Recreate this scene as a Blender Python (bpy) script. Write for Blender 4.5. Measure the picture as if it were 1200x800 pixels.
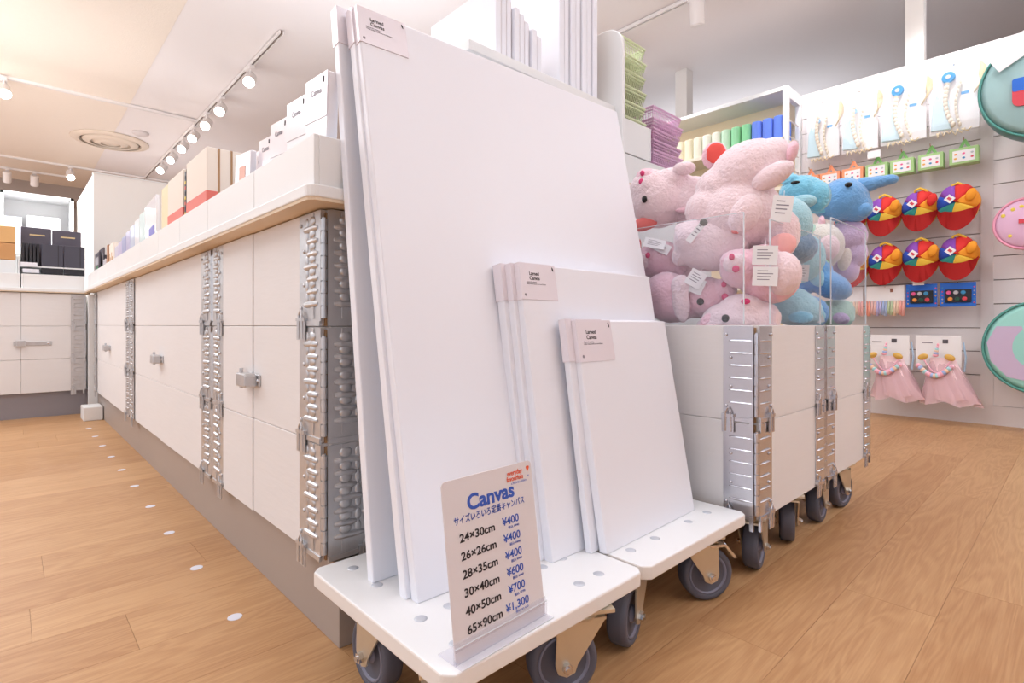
import bpy, bmesh, math, random
from math import sin, cos, pi, radians as R
from mathutils import Vector, Matrix
random.seed(7)
S = bpy.context.scene
for o in list(bpy.data.objects): bpy.data.objects.remove(o)
COL = S.collection
def srgb(c):
    out = []
    for v in c[:3]:
        v = v / 255.0
        out.append(v / 12.92 if v <= .04045 else ((v + .055) / 1.055) ** 2.4)
    return tuple(out) + (1.0,)
# ---------------------------------------------------------------- camera
cam_d = bpy.data.cameras.new('camera'); cam = bpy.data.objects.new('camera', cam_d); COL.objects.link(cam)
cam.location = (0, 0, .52); cam.rotation_euler = (R(90), 0, -R(43.2))
cam_d.sensor_width = 36; cam_d.lens = 36 * 630 / 1200.0; cam_d.shift_y = -19 / 1200.0
cam_d.clip_start = .02; cam_d.clip_end = 60
S.camera = cam
# ---------------------------------------------------------------- world, lights, exposure
W = bpy.data.worlds.new('world'); S.world = W; W.use_nodes = True
bg = W.node_tree.nodes['Background']; bg.inputs[0].default_value = (.88, .94, 1.05, 1); bg.inputs[1].default_value = 1.15
def area(name, loc, sx, sy, power, col=(1, .98, .98), rot=(0, 0, 0)):
    l = bpy.data.lights.new(name, 'AREA'); l.shape = 'RECTANGLE'; l.size = sx; l.size_y = sy; l.energy = power; l.color = col
    o = bpy.data.objects.new(name, l); o.location = loc; o.rotation_euler = rot; COL.objects.link(o); return o
LC = (.89, .965, 1.06)
UP = (R(180), 0, 0)
area('overhead_fill_light', (-1.3, .8, 2.56), 2.0, 2.0, 15, LC)  # overhead areas here are added fill, all out of view
area('overhead_fill_light', (-1.5, 4.2, 2.56), 2.4, 2.4, 64, LC)
area('overhead_fill_light', (-1.6, 8.0, 2.56), 2.4, 2.0, 60, LC)
area('overhead_fill_light', (1.1, -1.0, 2.56), 1.8, 1.2, 5, LC)
area('overhead_fill_light', (3.0, -1.3, 2.56), 1.4, 1.4, 7, LC)
area('overhead_fill_light', (.8, 1.2, 2.56), 1.2, 1.2, 20, LC)
area('ceiling_fill_uplight', (-1.8, 3.5, 1.7), 2.0, 5.0, 28, LC, UP)  # upward areas added to brighten the ceiling, no fittings there
area('ceiling_fill_uplight', (-1.9, 8.4, 1.6), 2.4, 3.6, 20, LC, UP)
area('ceiling_fill_uplight', (1.5, 7.6, 1.45), 2.4, 2.2, 12, LC, UP)
area('ceiling_fill_uplight', (2.4, -1.6, 1.4), 3.0, 1.2, 84, LC, UP)
area('ceiling_fill_uplight', (1.2, 5.2, 1.56), 1.4, .8, 3, LC, UP)
area('ceiling_fill_uplight', (1.6, 2.7, 1.45), 1.2, 1.4, 13, LC, UP)
area('rear_ceiling_fill', (5.8, 3.0, 1.7), 2.0, 3.0, 34, LC, UP)  # added fill beyond the slatwall, lifts the ceiling at right
S.view_settings.view_transform = 'Standard'; S.view_settings.look = 'None'
S.view_settings.exposure = 0.18; S.view_settings.gamma = 1; S.view_settings.use_curve_mapping = False
# ---------------------------------------------------------------- materials
MATS = {}
def mat(name, c, rough=.5, metal=0, bump=0, bscale=60, var=0, vscale=8, emit=0, alpha=1, coat=0, sheen=0, trans=0, stretch=None, spec=.5):
    if name in MATS: return MATS[name]
    m = bpy.data.materials.new(name); m.use_nodes = True; nt = m.node_tree; n = nt.nodes; b = n['Principled BSDF']
    col = srgb(c)
    b.inputs['Base Color'].default_value = col; b.inputs['Roughness'].default_value = rough; b.inputs['Metallic'].default_value = metal
    b.inputs['Coat Weight'].default_value = coat; b.inputs['Sheen Weight'].default_value = sheen; b.inputs['Transmission Weight'].default_value = trans
    b.inputs['Specular IOR Level'].default_value = spec
    b.inputs['Alpha'].default_value = alpha
    if emit:
        b.inputs['Emission Color'].default_value = col; b.inputs['Emission Strength'].default_value = emit
    if bump or var:
        tc = n.new('ShaderNodeTexCoord'); mp = n.new('ShaderNodeMapping')
        nt.links.new(tc.outputs['Object'], mp.inputs[0])
        if stretch: mp.inputs['Scale'].default_value = stretch
    if var:
        nz = n.new('ShaderNodeTexNoise'); nz.inputs['Scale'].default_value = vscale; nz.inputs['Detail'].default_value = 4
        nt.links.new(mp.outputs[0], nz.inputs['Vector'])
        mx = n.new('ShaderNodeMix'); mx.data_type = 'RGBA'
        mx.inputs[6].default_value = col; mx.inputs[7].default_value = tuple(v * (1 - var) for v in col[:3]) + (1,)
        nt.links.new(nz.outputs[0], mx.inputs[0]); nt.links.new(mx.outputs[2], b.inputs['Base Color'])
    if bump:
        nz = n.new('ShaderNodeTexNoise'); nz.inputs['Scale'].default_value = bscale; nz.inputs['Detail'].default_value = 3
        nt.links.new(mp.outputs[0], nz.inputs['Vector'])
        bp = n.new('ShaderNodeBump'); bp.inputs['Strength'].default_value = bump; bp.inputs['Distance'].default_value = .004
        nt.links.new(nz.outputs[0], bp.inputs['Height']); nt.links.new(bp.outputs[0], b.inputs['Normal'])
    MATS[name] = m; return m
def floor_mat(name, base, dark, seed):
    m = bpy.data.materials.new(name); m.use_nodes = True; nt = m.node_tree; n = nt.nodes; b = n['Principled BSDF']; L = nt.links.new
    tc = n.new('ShaderNodeTexCoord'); oi = n.new('ShaderNodeObjectInfo')
    add = n.new('ShaderNodeVectorMath'); add.operation = 'ADD'
    sc = n.new('ShaderNodeVectorMath'); sc.operation = 'SCALE'; sc.inputs[0].default_value = (13, 7, 0); L(oi.outputs['Random'], sc.inputs['Scale'])
    L(tc.outputs['Object'], add.inputs[0]); L(sc.outputs[0], add.inputs[1])
    mp = n.new('ShaderNodeMapping'); mp.inputs['Scale'].default_value = (1.1, 9, 1); L(add.outputs[0], mp.inputs[0])
    wv = n.new('ShaderNodeTexNoise'); wv.inputs['Scale'].default_value = 1.5; wv.inputs['Detail'].default_value = 2; wv.inputs['Distortion'].default_value = .6; L(mp.outputs[0], wv.inputs['Vector'])
    ml = n.new('ShaderNodeMath'); ml.operation = 'MULTIPLY'; ml.inputs[1].default_value = 75; L(wv.outputs[0], ml.inputs[0])
    sn = n.new('ShaderNodeMath'); sn.operation = 'SINE'; L(ml.outputs[0], sn.inputs[0])
    mp2 = n.new('ShaderNodeMapping'); mp2.inputs['Scale'].default_value = (4, 120, 1); L(add.outputs[0], mp2.inputs[0])
    fn = n.new('ShaderNodeTexNoise'); fn.inputs['Scale'].default_value = 3.0; fn.inputs['Detail'].default_value = 5; L(mp2.outputs[0], fn.inputs['Vector'])
    mp3 = n.new('ShaderNodeMapping'); mp3.inputs['Scale'].default_value = (.6, 2.5, 1); L(add.outputs[0], mp3.inputs[0])
    bn = n.new('ShaderNodeTexNoise'); bn.inputs['Scale'].default_value = 2; L(mp3.outputs[0], bn.inputs['Vector'])
    a1 = n.new('ShaderNodeMath'); a1.operation = 'MULTIPLY_ADD'; a1.inputs[1].default_value = .08; a1.inputs[2].default_value = .06; L(sn.outputs[0], a1.inputs[0])
    a2 = n.new('ShaderNodeMath'); a2.operation = 'MULTIPLY_ADD'; a2.inputs[1].default_value = .55; L(fn.outputs[0], a2.inputs[0]); L(a1.outputs[0], a2.inputs[2])
    a3 = n.new('ShaderNodeMath'); a3.operation = 'MULTIPLY_ADD'; a3.inputs[1].default_value = .5; L(bn.outputs[0], a3.inputs[0]); L(a2.outputs[0], a3.inputs[2])
    a4 = n.new('ShaderNodeMath'); a4.operation = 'MULTIPLY_ADD'; a4.inputs[1].default_value = .22; L(oi.outputs['Random'], a4.inputs[0]); L(a3.outputs[0], a4.inputs[2])
    mx = n.new('ShaderNodeMix'); mx.data_type = 'RGBA'; mx.inputs[6].default_value = srgb(base); mx.inputs[7].default_value = srgb(dark)
    mr = n.new('ShaderNodeMapRange'); mr.inputs[1].default_value = .25; mr.inputs[2].default_value = 1.15; L(a4.outputs[0], mr.inputs[0])
    L(mr.outputs[0], mx.inputs[0]); L(mx.outputs[2], b.inputs['Base Color'])
    b.inputs['Roughness'].default_value = .42; b.inputs['Specular IOR Level'].default_value = .35
    bp = n.new('ShaderNodeBump'); bp.inputs['Strength'].default_value = .15; bp.inputs['Distance'].default_value = .002
    L(a2.outputs[0], bp.inputs['Height']); L(bp.outputs[0], b.inputs['Normal'])
    return m
plank_m = floor_mat('oak_plank', (212, 170, 124), (160, 110, 68), 1)
board_m = mat('cream_board', (234, 231, 230), .55, bump=.12, bscale=14, var=.04, vscale=5, stretch=(1, 1, 6))
boardv_m = mat('cream_board_flat', (236, 225, 216), .5, var=.03)
raw_m = mat('raw_wood', (190, 150, 110), .7, var=.3, vscale=30, stretch=(1, 8, 1))
white_m = mat('white_laminate', (238, 238, 237), .45)
deck_m = mat('white_deck_paint', (238, 239, 240), .4, bump=.05, bscale=90)
edge_m = mat('deck_edge_paint', (236, 231, 226), .5)
galv_m = mat('galvanized_steel', (214, 214, 216), .38, .8, bump=.2, bscale=40, var=.22, vscale=45)
zinc_m = mat('zinc_bracket', (222, 214, 196), .35, .8, var=.15, vscale=30)
chrome_m = mat('polished_steel', (215, 215, 218), .2, 1)
dark_m = mat('dark_gap', (18, 16, 16), .8)
plinth_m = mat('taupe_plinth_metal', (176, 164, 156), .42, .2, var=.1, vscale=3)
canvas_m = mat('white_canvas_film', (240, 241, 248), .42, bump=.05, bscale=6, coat=.08)
canvas_edge_m = mat('white_canvas_edge', (246, 246, 250), .45)
label_m = mat('label_film', (238, 231, 238), .22, coat=.5)
ink_m = mat('black_ink', (45, 40, 45), .6)
grey_ink_m = mat('grey_ink', (140, 132, 142), .6)
blue_ink_m = mat('blue_ink', (58, 94, 190), .6)
red_ink_m = mat('orange_red_ink', (236, 92, 50), .6)
sign_m = mat('sign_card', (226, 220, 222), .5)
def clear_mat(name, tint=(1, 1, 1), a=.12):
    m = bpy.data.materials.new(name); m.use_nodes = True; nt = m.node_tree; n = nt.nodes
    for x in list(n):
        if x.type != 'OUTPUT_MATERIAL': n.remove(x)
    out = [x for x in n if x.type == 'OUTPUT_MATERIAL'][0]
    t = n.new('ShaderNodeBsdfTransparent'); t.inputs[0].default_value = tuple(tint) + (1,)
    g = n.new('ShaderNodeBsdfGlossy'); g.inputs['Roughness'].default_value = .04
    d = n.new('ShaderNodeBsdfDiffuse'); d.inputs[0].default_value = (.95, .95, 1, 1)
    mx = n.new('ShaderNodeMixShader'); m2 = n.new('ShaderNodeMixShader'); m2.inputs[0].default_value = a * .16; mx.inputs[0].default_value = .04
    nt.links.new(t.outputs[0], mx.inputs[1]); nt.links.new(g.outputs[0], mx.inputs[2])
    nt.links.new(mx.outputs[0], m2.inputs[1]); nt.links.new(d.outputs[0], m2.inputs[2]); nt.links.new(m2.outputs[0], out.inputs[0])
    MATS[name] = m; return m
acr_m = clear_mat('clear_acrylic', (.97, .98, 1), .16)
acr_edge_m = mat('acrylic_edge', (232, 238, 244), .2)
film_m = clear_mat('clear_bag_film', (.99, .99, 1), .10)
ceil_m = mat('ceiling_paint', (244, 236, 234), .8)
ceil_tex_m = mat('ceiling_textured_paper', (248, 234, 220), .85, bump=.5, bscale=120, var=.05, vscale=60)
wallp_m = mat('slat_panel_paint', (236, 228, 226), .5, var=.03)
groove_m = mat('slat_groove', (140, 122, 115), .6)
wall_m = mat('wall_paint', (236, 230, 224), .7)
backw_m = mat('back_wall_paint', (170, 156, 148), .8)
lens_m = mat('lamp_lens', (255, 250, 240), .3, emit=14)
lampw_m = mat('lamp_white', (240, 232, 228), .4)
# ---------------------------------------------------------------- helpers
def props(o, label=None, cat=None, group=None, kind=None):
    if label: o['label'] = label
    if cat: o['category'] = cat
    if group: o['group'] = group
    if kind: o['kind'] = kind
    return o
def empty(name, loc, label, cat, group=None, rz=0):
    o = bpy.data.objects.new(name, None); o.empty_display_size = .05; COL.objects.link(o)
    o.location = loc; o.rotation_euler = (0, 0, rz); return props(o, label, cat, group)
def obj(name, bm, m, parent=None, loc=None, rot=None, smooth=False, bevel=0, seg=2):
    if isinstance(bm, bpy.types.Mesh): me = bm
    else:
        me = bpy.data.meshes.new(name); bmesh.ops.recalc_face_normals(bm, faces=bm.faces); bm.to_mesh(me); bm.free()
        if smooth:
            for p in me.polygons: p.use_smooth = True
        for mm in (m if isinstance(m, (list, tuple)) else [m]): me.materials.append(mm)
    o = bpy.data.objects.new(name, me); COL.objects.link(o)
    if parent: o.parent = parent
    if loc: o.location = loc
    if rot: o.rotation_euler = rot
    if bevel:
        b = o.modifiers.new('bevel', 'BEVEL'); b.width = bevel; b.segments = seg; b.limit_method = 'ANGLE'
    return o
def nb(): return bmesh.new()
def box(bm, x0, x1, y0, y1, z0, z1, mi=0, M=None):
    vs = [bm.verts.new(Vector(p)) for p in ((x0,y0,z0),(x1,y0,z0),(x1,y1,z0),(x0,y1,z0),(x0,y0,z1),(x1,y0,z1),(x1,y1,z1),(x0,y1,z1))]
    if M is not None:
        for v in vs: v.co = M @ v.co
    for f in ((0,3,2,1),(4,5,6,7),(0,1,5,4),(1,2,6,5),(2,3,7,6),(3,0,4,7)):
        bm.faces.new([vs[i] for i in f]).material_index = mi
    return bm
def bx(*a, **k): return box(nb(), *a, **k)
def cyl(bm, p0, p1, r0, r1=None, n=16, mi=0, caps=True):
    r1 = r0 if r1 is None else r1
    p0 = Vector(p0); p1 = Vector(p1); d = (p1 - p0).normalized()
    a = d.orthogonal().normalized(); b = d.cross(a)
    A = [bm.verts.new(p0 + r0 * (cos(2*pi*i/n) * a + sin(2*pi*i/n) * b)) for i in range(n)]
    B = [bm.verts.new(p1 + r1 * (cos(2*pi*i/n) * a + sin(2*pi*i/n) * b)) for i in range(n)]
    for i in range(n):
        bm.faces.new((A[i], A[(i+1)%n], B[(i+1)%n], B[i])).material_index = mi
    if caps:
        bm.faces.new(A[::-1]).material_index = mi; bm.faces.new(B).material_index = mi
    return bm
def tube(bm, pts, r, n=8, mi=0, closed=False):
    pts = [Vector(p) for p in pts]; rings = []
    N = len(pts); prev = None
    for i, p in enumerate(pts):
        if closed: d = pts[(i+1) % N] - pts[i-1]
        else: d = pts[min(i+1, N-1)] - pts[max(i-1, 0)]
        d.normalize()
        a = d.orthogonal().normalized() if prev is None else (prev - prev.dot(d) * d).normalized()
        prev = a; b = d.cross(a)
        rr = r[i] if isinstance(r, (list, tuple)) else r
        rings.append([bm.verts.new(p + rr * (cos(2*pi*k/n) * a + sin(2*pi*k/n) * b)) for k in range(n)])
    M = N if closed else N - 1
    for i in range(M):
        A, B = rings[i], rings[(i+1) % N]
        for k in range(n): bm.faces.new((A[k], A[(k+1)%n], B[(k+1)%n], B[k])).material_index = mi
    if not closed:
        bm.faces.new(rings[0][::-1]).material_index = mi; bm.faces.new(rings[-1]).material_index = mi
    return bm
def lathe(bm, prof, c=(0,0,0), axis='Z', n=32, mi=0):
    c = Vector(c); rings = []
    for r, h in prof:
        ring = []
        for k in range(n):
            t = 2*pi*k/n
            p = {'Z': (r*cos(t), r*sin(t), h), 'Y': (r*cos(t), h, r*sin(t)), 'X': (h, r*cos(t), r*sin(t))}[axis]
            ring.append(bm.verts.new(c + Vector(p)))
        rings.append(ring)
    for A, B in zip(rings, rings[1:]):
        for k in range(n): bm.faces.new((A[k], A[(k+1)%n], B[(k+1)%n], B[k])).material_index = mi
    if prof[0][0] > 0: bm.faces.new(rings[0])
    if prof[-1][0] > 0: bm.faces.new(rings[-1])
    return bm
def prism(bm, pts, h, M=None, mi=0):
    """polygon in xy extruded by h along z"""
    A = [bm.verts.new((x, y, 0)) for x, y in pts]; B = [bm.verts.new((x, y, h)) for x, y in pts]
    if M is not None:
        for v in A + B: v.co = M @ v.co
    n = len(pts)
    bm.faces.new(A[::-1]).material_index = mi; bm.faces.new(B).material_index = mi
    for i in range(n): bm.faces.new((A[i], A[(i+1)%n], B[(i+1)%n], B[i])).material_index = mi
    return bm
def ell(bm, c, r, tilt=0, sub=3, mi=0, rot=None):
    M = Matrix.Translation(Vector(c)) @ (Matrix.Rotation(tilt, 4, 'Y') if rot is None else rot) @ Matrix.Diagonal((r[0], r[1], r[2], 1))
    res = bmesh.ops.create_icosphere(bm, subdivisions=sub, radius=1, matrix=M)
    for v in res['verts']:
        for f in v.link_faces: f.material_index = mi
    return bm
def text(body, size, loc, rot, m, parent, name='lettering', align='LEFT', weight=0, sx=1.0):
    c = bpy.data.curves.new(name, 'FONT'); c.body = body; c.size = size; c.align_x = align; c.extrude = .00012; c.offset = weight
    c.resolution_u = 4
    o = bpy.data.objects.new(name, c); COL.objects.link(o); o.location = loc; o.rotation_euler = rot; o.scale = (sx, 1, 1)
    c.materials.append(m); bpy.context.view_layer.update()
    me = bpy.data.meshes.new_from_object(o.evaluated_get(bpy.context.evaluated_depsgraph_get())); bpy.data.objects.remove(o)
    o = bpy.data.objects.new(name, me); COL.objects.link(o); o.location = loc; o.rotation_euler = rot; o.scale = (sx, 1, 1)
    o.parent = parent; return o
def rounded(w, h, r, n=5, x0=0, y0=0):
    p = []
    for cx, cy, a in ((w-r, r, -90), (w-r, h-r, 0), (r, h-r, 90), (r, r, 180)):
        for k in range(n+1):
            t = R(a + 90*k/n); p.append((x0+cx+r*cos(t), y0+cy+r*sin(t)))
    return p
FACE_NEG_Y = (R(90), 0, 0)
FACE_NEG_X = (R(90), 0, R(-90))
# ================================================================ SETTING
fl = empty('floor', (0, 0, 0), None, None); fl['kind'] = 'structure'
obj('subfloor', bx(-6, 9, -4, 12, -.05, -.0042), mat('floor_joint', (160, 116, 76), .8), fl)
# oak planks run along +X, 143 mm wide
GP = .0005
def plank(x0, x1, y0, w=.143):
    o = obj('plank', bx(x0 + GP/2, x1 - GP/2, y0 + GP/2, y0 + w - GP/2, -.004, 0), plank_m, fl)
rows = range(-9, 35)
cnt = 0
for r_ in rows:
    y0 = .18 + r_ * .143
    off = {6: .155, 9: .056, 7: .95, 8: -.6, 0: 1.206, 1: 1.806, -1: .45, 2: 1.49}.get(r_, random.uniform(-.6, .6))
    # one joint near `off`, repeated every 0.92 m
    Lp = .92; xs = [off + Lp * k for k in range(-6, 9)]
    xmax = 4.0 if y0 < 4.0 else .4
    xs = [x for x in xs if x < xmax]; lo = -2.2 if y0 > .3 else -.5
    xs = [x for x in xs if x > lo]
    xs = [lo] + xs + [xmax]
    for a, b in zip(xs, xs[1:]):
        if b - a < .02: continue
        plank(a, b, y0); cnt += 1
far = props(obj('plank', bx(-6, 9, 5.2, 12, -.004, -.0003), plank_m, fl), kind='stuff')
# ceiling
cl = empty('ceiling', (0, 0, 2.6), None, None); cl['kind'] = 'structure'
obj('plain_panel', bx(.84, 9, -2.5, 11, 0, .05), ceil_m, cl)
obj('textured_panel', bx(-5, .84, -2.5, 11, -.004, .05), ceil_tex_m, cl)
obj('soffit', bx(-5, .9, 10.4, 11, -.22, -.002), backw_m, cl, bevel=.004)
wb = props(obj('wall_back', bx(-5, 9, 11, 11.1, 0, 2.65), backw_m), kind='structure')
wr2 = props(obj('wall_far_right', bx(9, 9.1, -2.5, 11, 0, 2.65), backw_m), kind='structure')
wfr = props(obj('wall_light_block', bx(-1.0, 9, -2.6, -2.5, 0, 2.65), backw_m), kind='structure')  # unseen wall added behind the camera to block world light
# white partition behind the counter corner
pw = empty('wall_partition', (.405, 4.36, 0), None, None); pw['kind'] = 'structure'
obj('front_face', bx(0, 1.55, 0, .05, 0, 1.5), wall_m, pw)
obj('side_face', bx(0, .05, .05, 1.15, 0, 1.5), wall_m, pw)
obj('cap', bx(-.004, 1.554, -.004, .055, 1.5, 1.505), white_m, pw)
# slatwall, 2.0 m high, x = 3.75
sw = empty('wall_right', (3.75, 0, 0), None, None); sw['kind'] = 'structure'
obj('core', bx(.012, .10, -1.6, 4.3, 0, 2.0), groove_m, sw)
obj('top_rail', bx(-.002, .10, -1.6, 4.3, 1.85, 2.004), wallp_m, sw)
obj('skirting', bx(-.004, .012, -1.6, 4.3, 0, .10), wallp_m, sw)
for (ya, yb) in ((.375, 1.30), (-.6, .325)):
    z = .26 if yb > .5 else .26
    obj('slat', bx(0, .014, ya, yb, .102, z - .004), wallp_m, sw)
    while z < 1.84:
        z1 = min(z + .1245, 1.85)
        obj('slat', bx(0, .014, ya, yb, z, z1 - .0045), wallp_m, sw); z = z1
for ya in (.325, -.65, 1.30):
    obj('upright', bx(-.006, .014, ya, ya + .05, .10, 1.85), wallp_m, sw)
obj('slat', bx(0, .014, 1.35, 4.3, .102, 1.85), wallp_m, sw)
for k, (ya, yb, z) in enumerate(((.62, .706, 0),(2.20, 2.30, 0))):
    po = props(obj('trim_%d' % (k+1), bx(3.765 if k == 0 else 4.0, 3.835 if k == 0 else 4.1, ya, yb, 2.0 if k == 0 else 0, 2.6), wall_m), kind='structure')
# ceiling tracks + spots
def track(x0, y0, x1, y1, label):
    t = empty('track_rail', (x0, y0, 2.6), label, 'lighting track', None)
    d = Vector((x1-x0, y1-y0, 0)); n = Vector((-d.y, d.x, 0)).normalized() * .017
    bm = nb()
    for s in (-1, 1):
        a = n * s; b = n * s * .4
        vs = [a, b, b + d, a + d]
        lo = [bm.verts.new(v + Vector((0,0,-.028))) for v in vs]; hi = [bm.verts.new(v + Vector((0,0,-.005))) for v in vs]
        bm.faces.new(lo); bm.faces.new(hi[::-1])
        for i in range(4): bm.faces.new((lo[i], lo[(i+1)%4], hi[(i+1)%4], hi[i]))
    obj('channel', bm, lampw_m, t)
    bm = nb(); vs = [n*.4, -n*.4, -n*.4 + d, n*.4 + d]
    lo = [bm.verts.new(v + Vector((0,0,-.018))) for v in vs]; hi = [bm.verts.new(v + Vector((0,0,-.006))) for v in vs]
    bm.faces.new(lo); bm.faces.new(hi[::-1])
    for i in range(4): bm.faces.new((lo[i], lo[(i+1)%4], hi[(i+1)%4], hi[i]))
    obj('slot', bm, mat('track_slot', (110, 88, 80), .6), t)
track(1.41, 3.87, 1.41, 9.4, 'long ceiling lighting track running away above the counter, with most of the spotlights')
track(-2.0, 6.15, 1.39, 6.15, 'nearer crosswise ceiling track at left meeting the long track')
track(-2.0, 9.02, 2.2, 9.02, 'crosswise ceiling track beyond the round air diffuser')
track(-2.0, 9.7, .6, 9.7, 'farthest crosswise ceiling track just before the grey soffit')
track(3.15, -1.0, 3.15, 2.9, 'ceiling track at upper right behind the tall white canvases')
def spot(x, y, label, aim=(-.5, -.75, -.75), lit=True, power=0, sc=1.0):
    t = empty('track_spotlight', (x, y, 2.572), label, 'spotlight', 'track spotlights')
    a = Vector(aim).normalized(); p = Vector((.0, 0, -.10))
    obj('adapter', box(nb(), -.02, .02, -.06, .06, -.02, .002), lampw_m, t, bevel=.003)
    obj('stem', cyl(nb(), (0,0,-.015), (0,0,-.085), .008, n=10), lampw_m, t, smooth=False)
    c0 = p - a * .07; c1 = p + a * .07
    bm = cyl(nb(), c0, c1, .045, .045, n=24, caps=True)
    obj('housing', bm, lampw_m, t, bevel=.006)
    obj('lens', cyl(nb(), c1 + a * .0005, c1 + a * .004, .040, .040, n=24), lens_m if lit else lampw_m, t)
    if power:
        l = bpy.data.lights.new('spot_beam', 'SPOT'); l.energy = power; l.spot_size = R(75); l.spot_blend = .8; l.shadow_soft_size = .04; l.color = (.95, .96, 1)
        o = bpy.data.objects.new('spot_beam', l); COL.objects.link(o); o.parent = t; o.location = c1 + a * .03
        o.rotation_euler = a.to_track_quat('-Z', 'Y').to_euler()
    return t
names = ['nearest', 'second', 'third', 'fourth', 'fifth', 'sixth', 'farthest']
for i, yy in enumerate((4.55, 5.35, 5.83, 6.32, 6.77, 7.31, 7.88)):
    spot(1.41, yy, '%s lit white spotlight on the long track above the counter' % names[i].capitalize(), aim=(-.35 - .02*i, -.75, -.62), power=25 if i % 2 == 0 else 0)
spot(-.02, 6.15, 'lit white spotlight on the nearer cross track at the left edge', aim=(.1, -.8, -.7), power=25)
spot(.60, 9.02, 'lit white spotlight on the cross track beyond the air diffuser', aim=(0, -.8, -.7))
spot(.0, 9.7, 'unlit white spotlight on the farthest cross track, the left one', aim=(0, .5, -.8), lit=False)
spot(.27, 9.7, 'unlit white spotlight on the farthest cross track, the right one', aim=(0, .5, -.8), lit=False)
spot(3.15, 1.66, 'white spotlight hanging from the upper right track', aim=(.25, .1, -1), lit=False, power=0)
for i, (yy, xx, aim) in enumerate(((1.1, 3.15, (.6, .0, -.75)), (.5, 3.15, (.6, 0, -.75)), (-.1, 3.15, (.6, 0, -.75)), (2.3, 3.15, (.4, -.35, -.62)))):  # unseen spots added to wash the slatwall and towel shelf with light
    spot(xx, yy, 'added unseen lit spotlight on the upper right track, %s from the open aisle end' % ('fourth', 'third', 'first', 'fifth')[i], aim=aim, power=20)
spot(1.41, 2.2, 'added lit white spotlight above the frame, brightening the tall riser', aim=(-.15, -.75, -.9), power=22)  # unseen spot added to brighten the riser top
# air diffuser + detector
d = empty('air_diffuser', (.85, 7.5, 2.596), 'round beige ceiling air diffuser with concentric rings', 'air vent')
dm = mat('diffuser_paint', (232, 214, 196), .6)
for i, (r0, r1, z0, z1) in enumerate(((.36, .29, -.002, -.03), (.26, .19, -.012, -.045), (.165, .10, -.02, -.05), (.08, .001, -.03, -.05))):
    obj('ring', lathe(nb(), [(r0, z0), (r0 - .005, z0 - .01), (r1, z1), (max(r1 - .01, .0005), z1 + .004), (r0 - .02, z0 + .001)], n=48), dm, d, smooth=True)
obj('throat', lathe(nb(), [(.28, -.003), (.0005, -.004)], n=40), mat('diffuser_dark', (120, 100, 88), .8), d)
props(obj('smoke_detector', lathe(nb(), [(.075, 0), (.075, -.02), (.05, -.035), (.0005, -.036)], n=32), mat('detector', (222, 210, 206), .5), loc=(1.05, 6.97, 2.599), smooth=True), 'small round grey smoke detector on the ceiling beside the air diffuser', 'smoke detector')

# ================================================================ PALLET COLLARS
def metal_plate(w, h, style, tab=True):
    """hinge plate in local x (away from corner) z up, outward = -y"""
    bm = nb(); t = .0022
    box(bm, .0, w, -t, 0, .006, h - .003)
    n = 7 if style == 'wave' else 6
    for i in range(n):
        z = .03 + (h - .045) * (i + .3) / n
        if style == 'wave':
            x1 = w * (.74 if i % 3 == 0 else .58)
            tube(bm, [(w*.12, -t*.6, z), (w*.25, -t + .001, z), (x1 - .008, -t + .001, z - .001), (x1, -t, z - .001)], [.003, .0058, .0058, .003], n=10)
            ell(bm, (w*.36, -t, z + .012), (.012, .0035, .009), sub=2); ell(bm, (w*.62, -t, z + .010), (.006, .0018, .010), sub=2)
        else:
            tube(bm, [(w*.05, -t*.6, z), (w*.3, -t - .0014, z), (w*.72, -t - .0014, z), (w*.8, -t*.6, z)], [.0012, .0022, .0022, .0012], n=6)
    if style == 'wave':
        box(bm, w*.28, w*.40, -t - .0015, 0, .012, h - .004)
    for i, z in enumerate((h - .02, h*.66, h*.36, .03)):
        ell(bm, (w * (.9 if i in (0, 3) else .74), -t - .0008, z), (.0036, .0026, .0036), sub=2)
    if tab:
        zt = .0
        bm2 = box(bm, w*.62, w*1.02, -.0068, -.0046, -.024, .012)
        box(bm, w*.62, w*1.02, -.0085, 0, .008, .014)
        tube(bm, [(w*.70, -.0068, -.022), (w*.72, -.0076, .018), (w*.80, -.007, .027), (w*.88, -.0076, .018), (w*.90, -.0068, -.022)], .0020, n=6)
        box(bm, 0, w*.62, -.004, 0, .0, .008)
        box(bm, .0, w*.12, -.005, 0, -.02, .01) if style != 'wave' else None
    return bm
PL = {}
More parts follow.
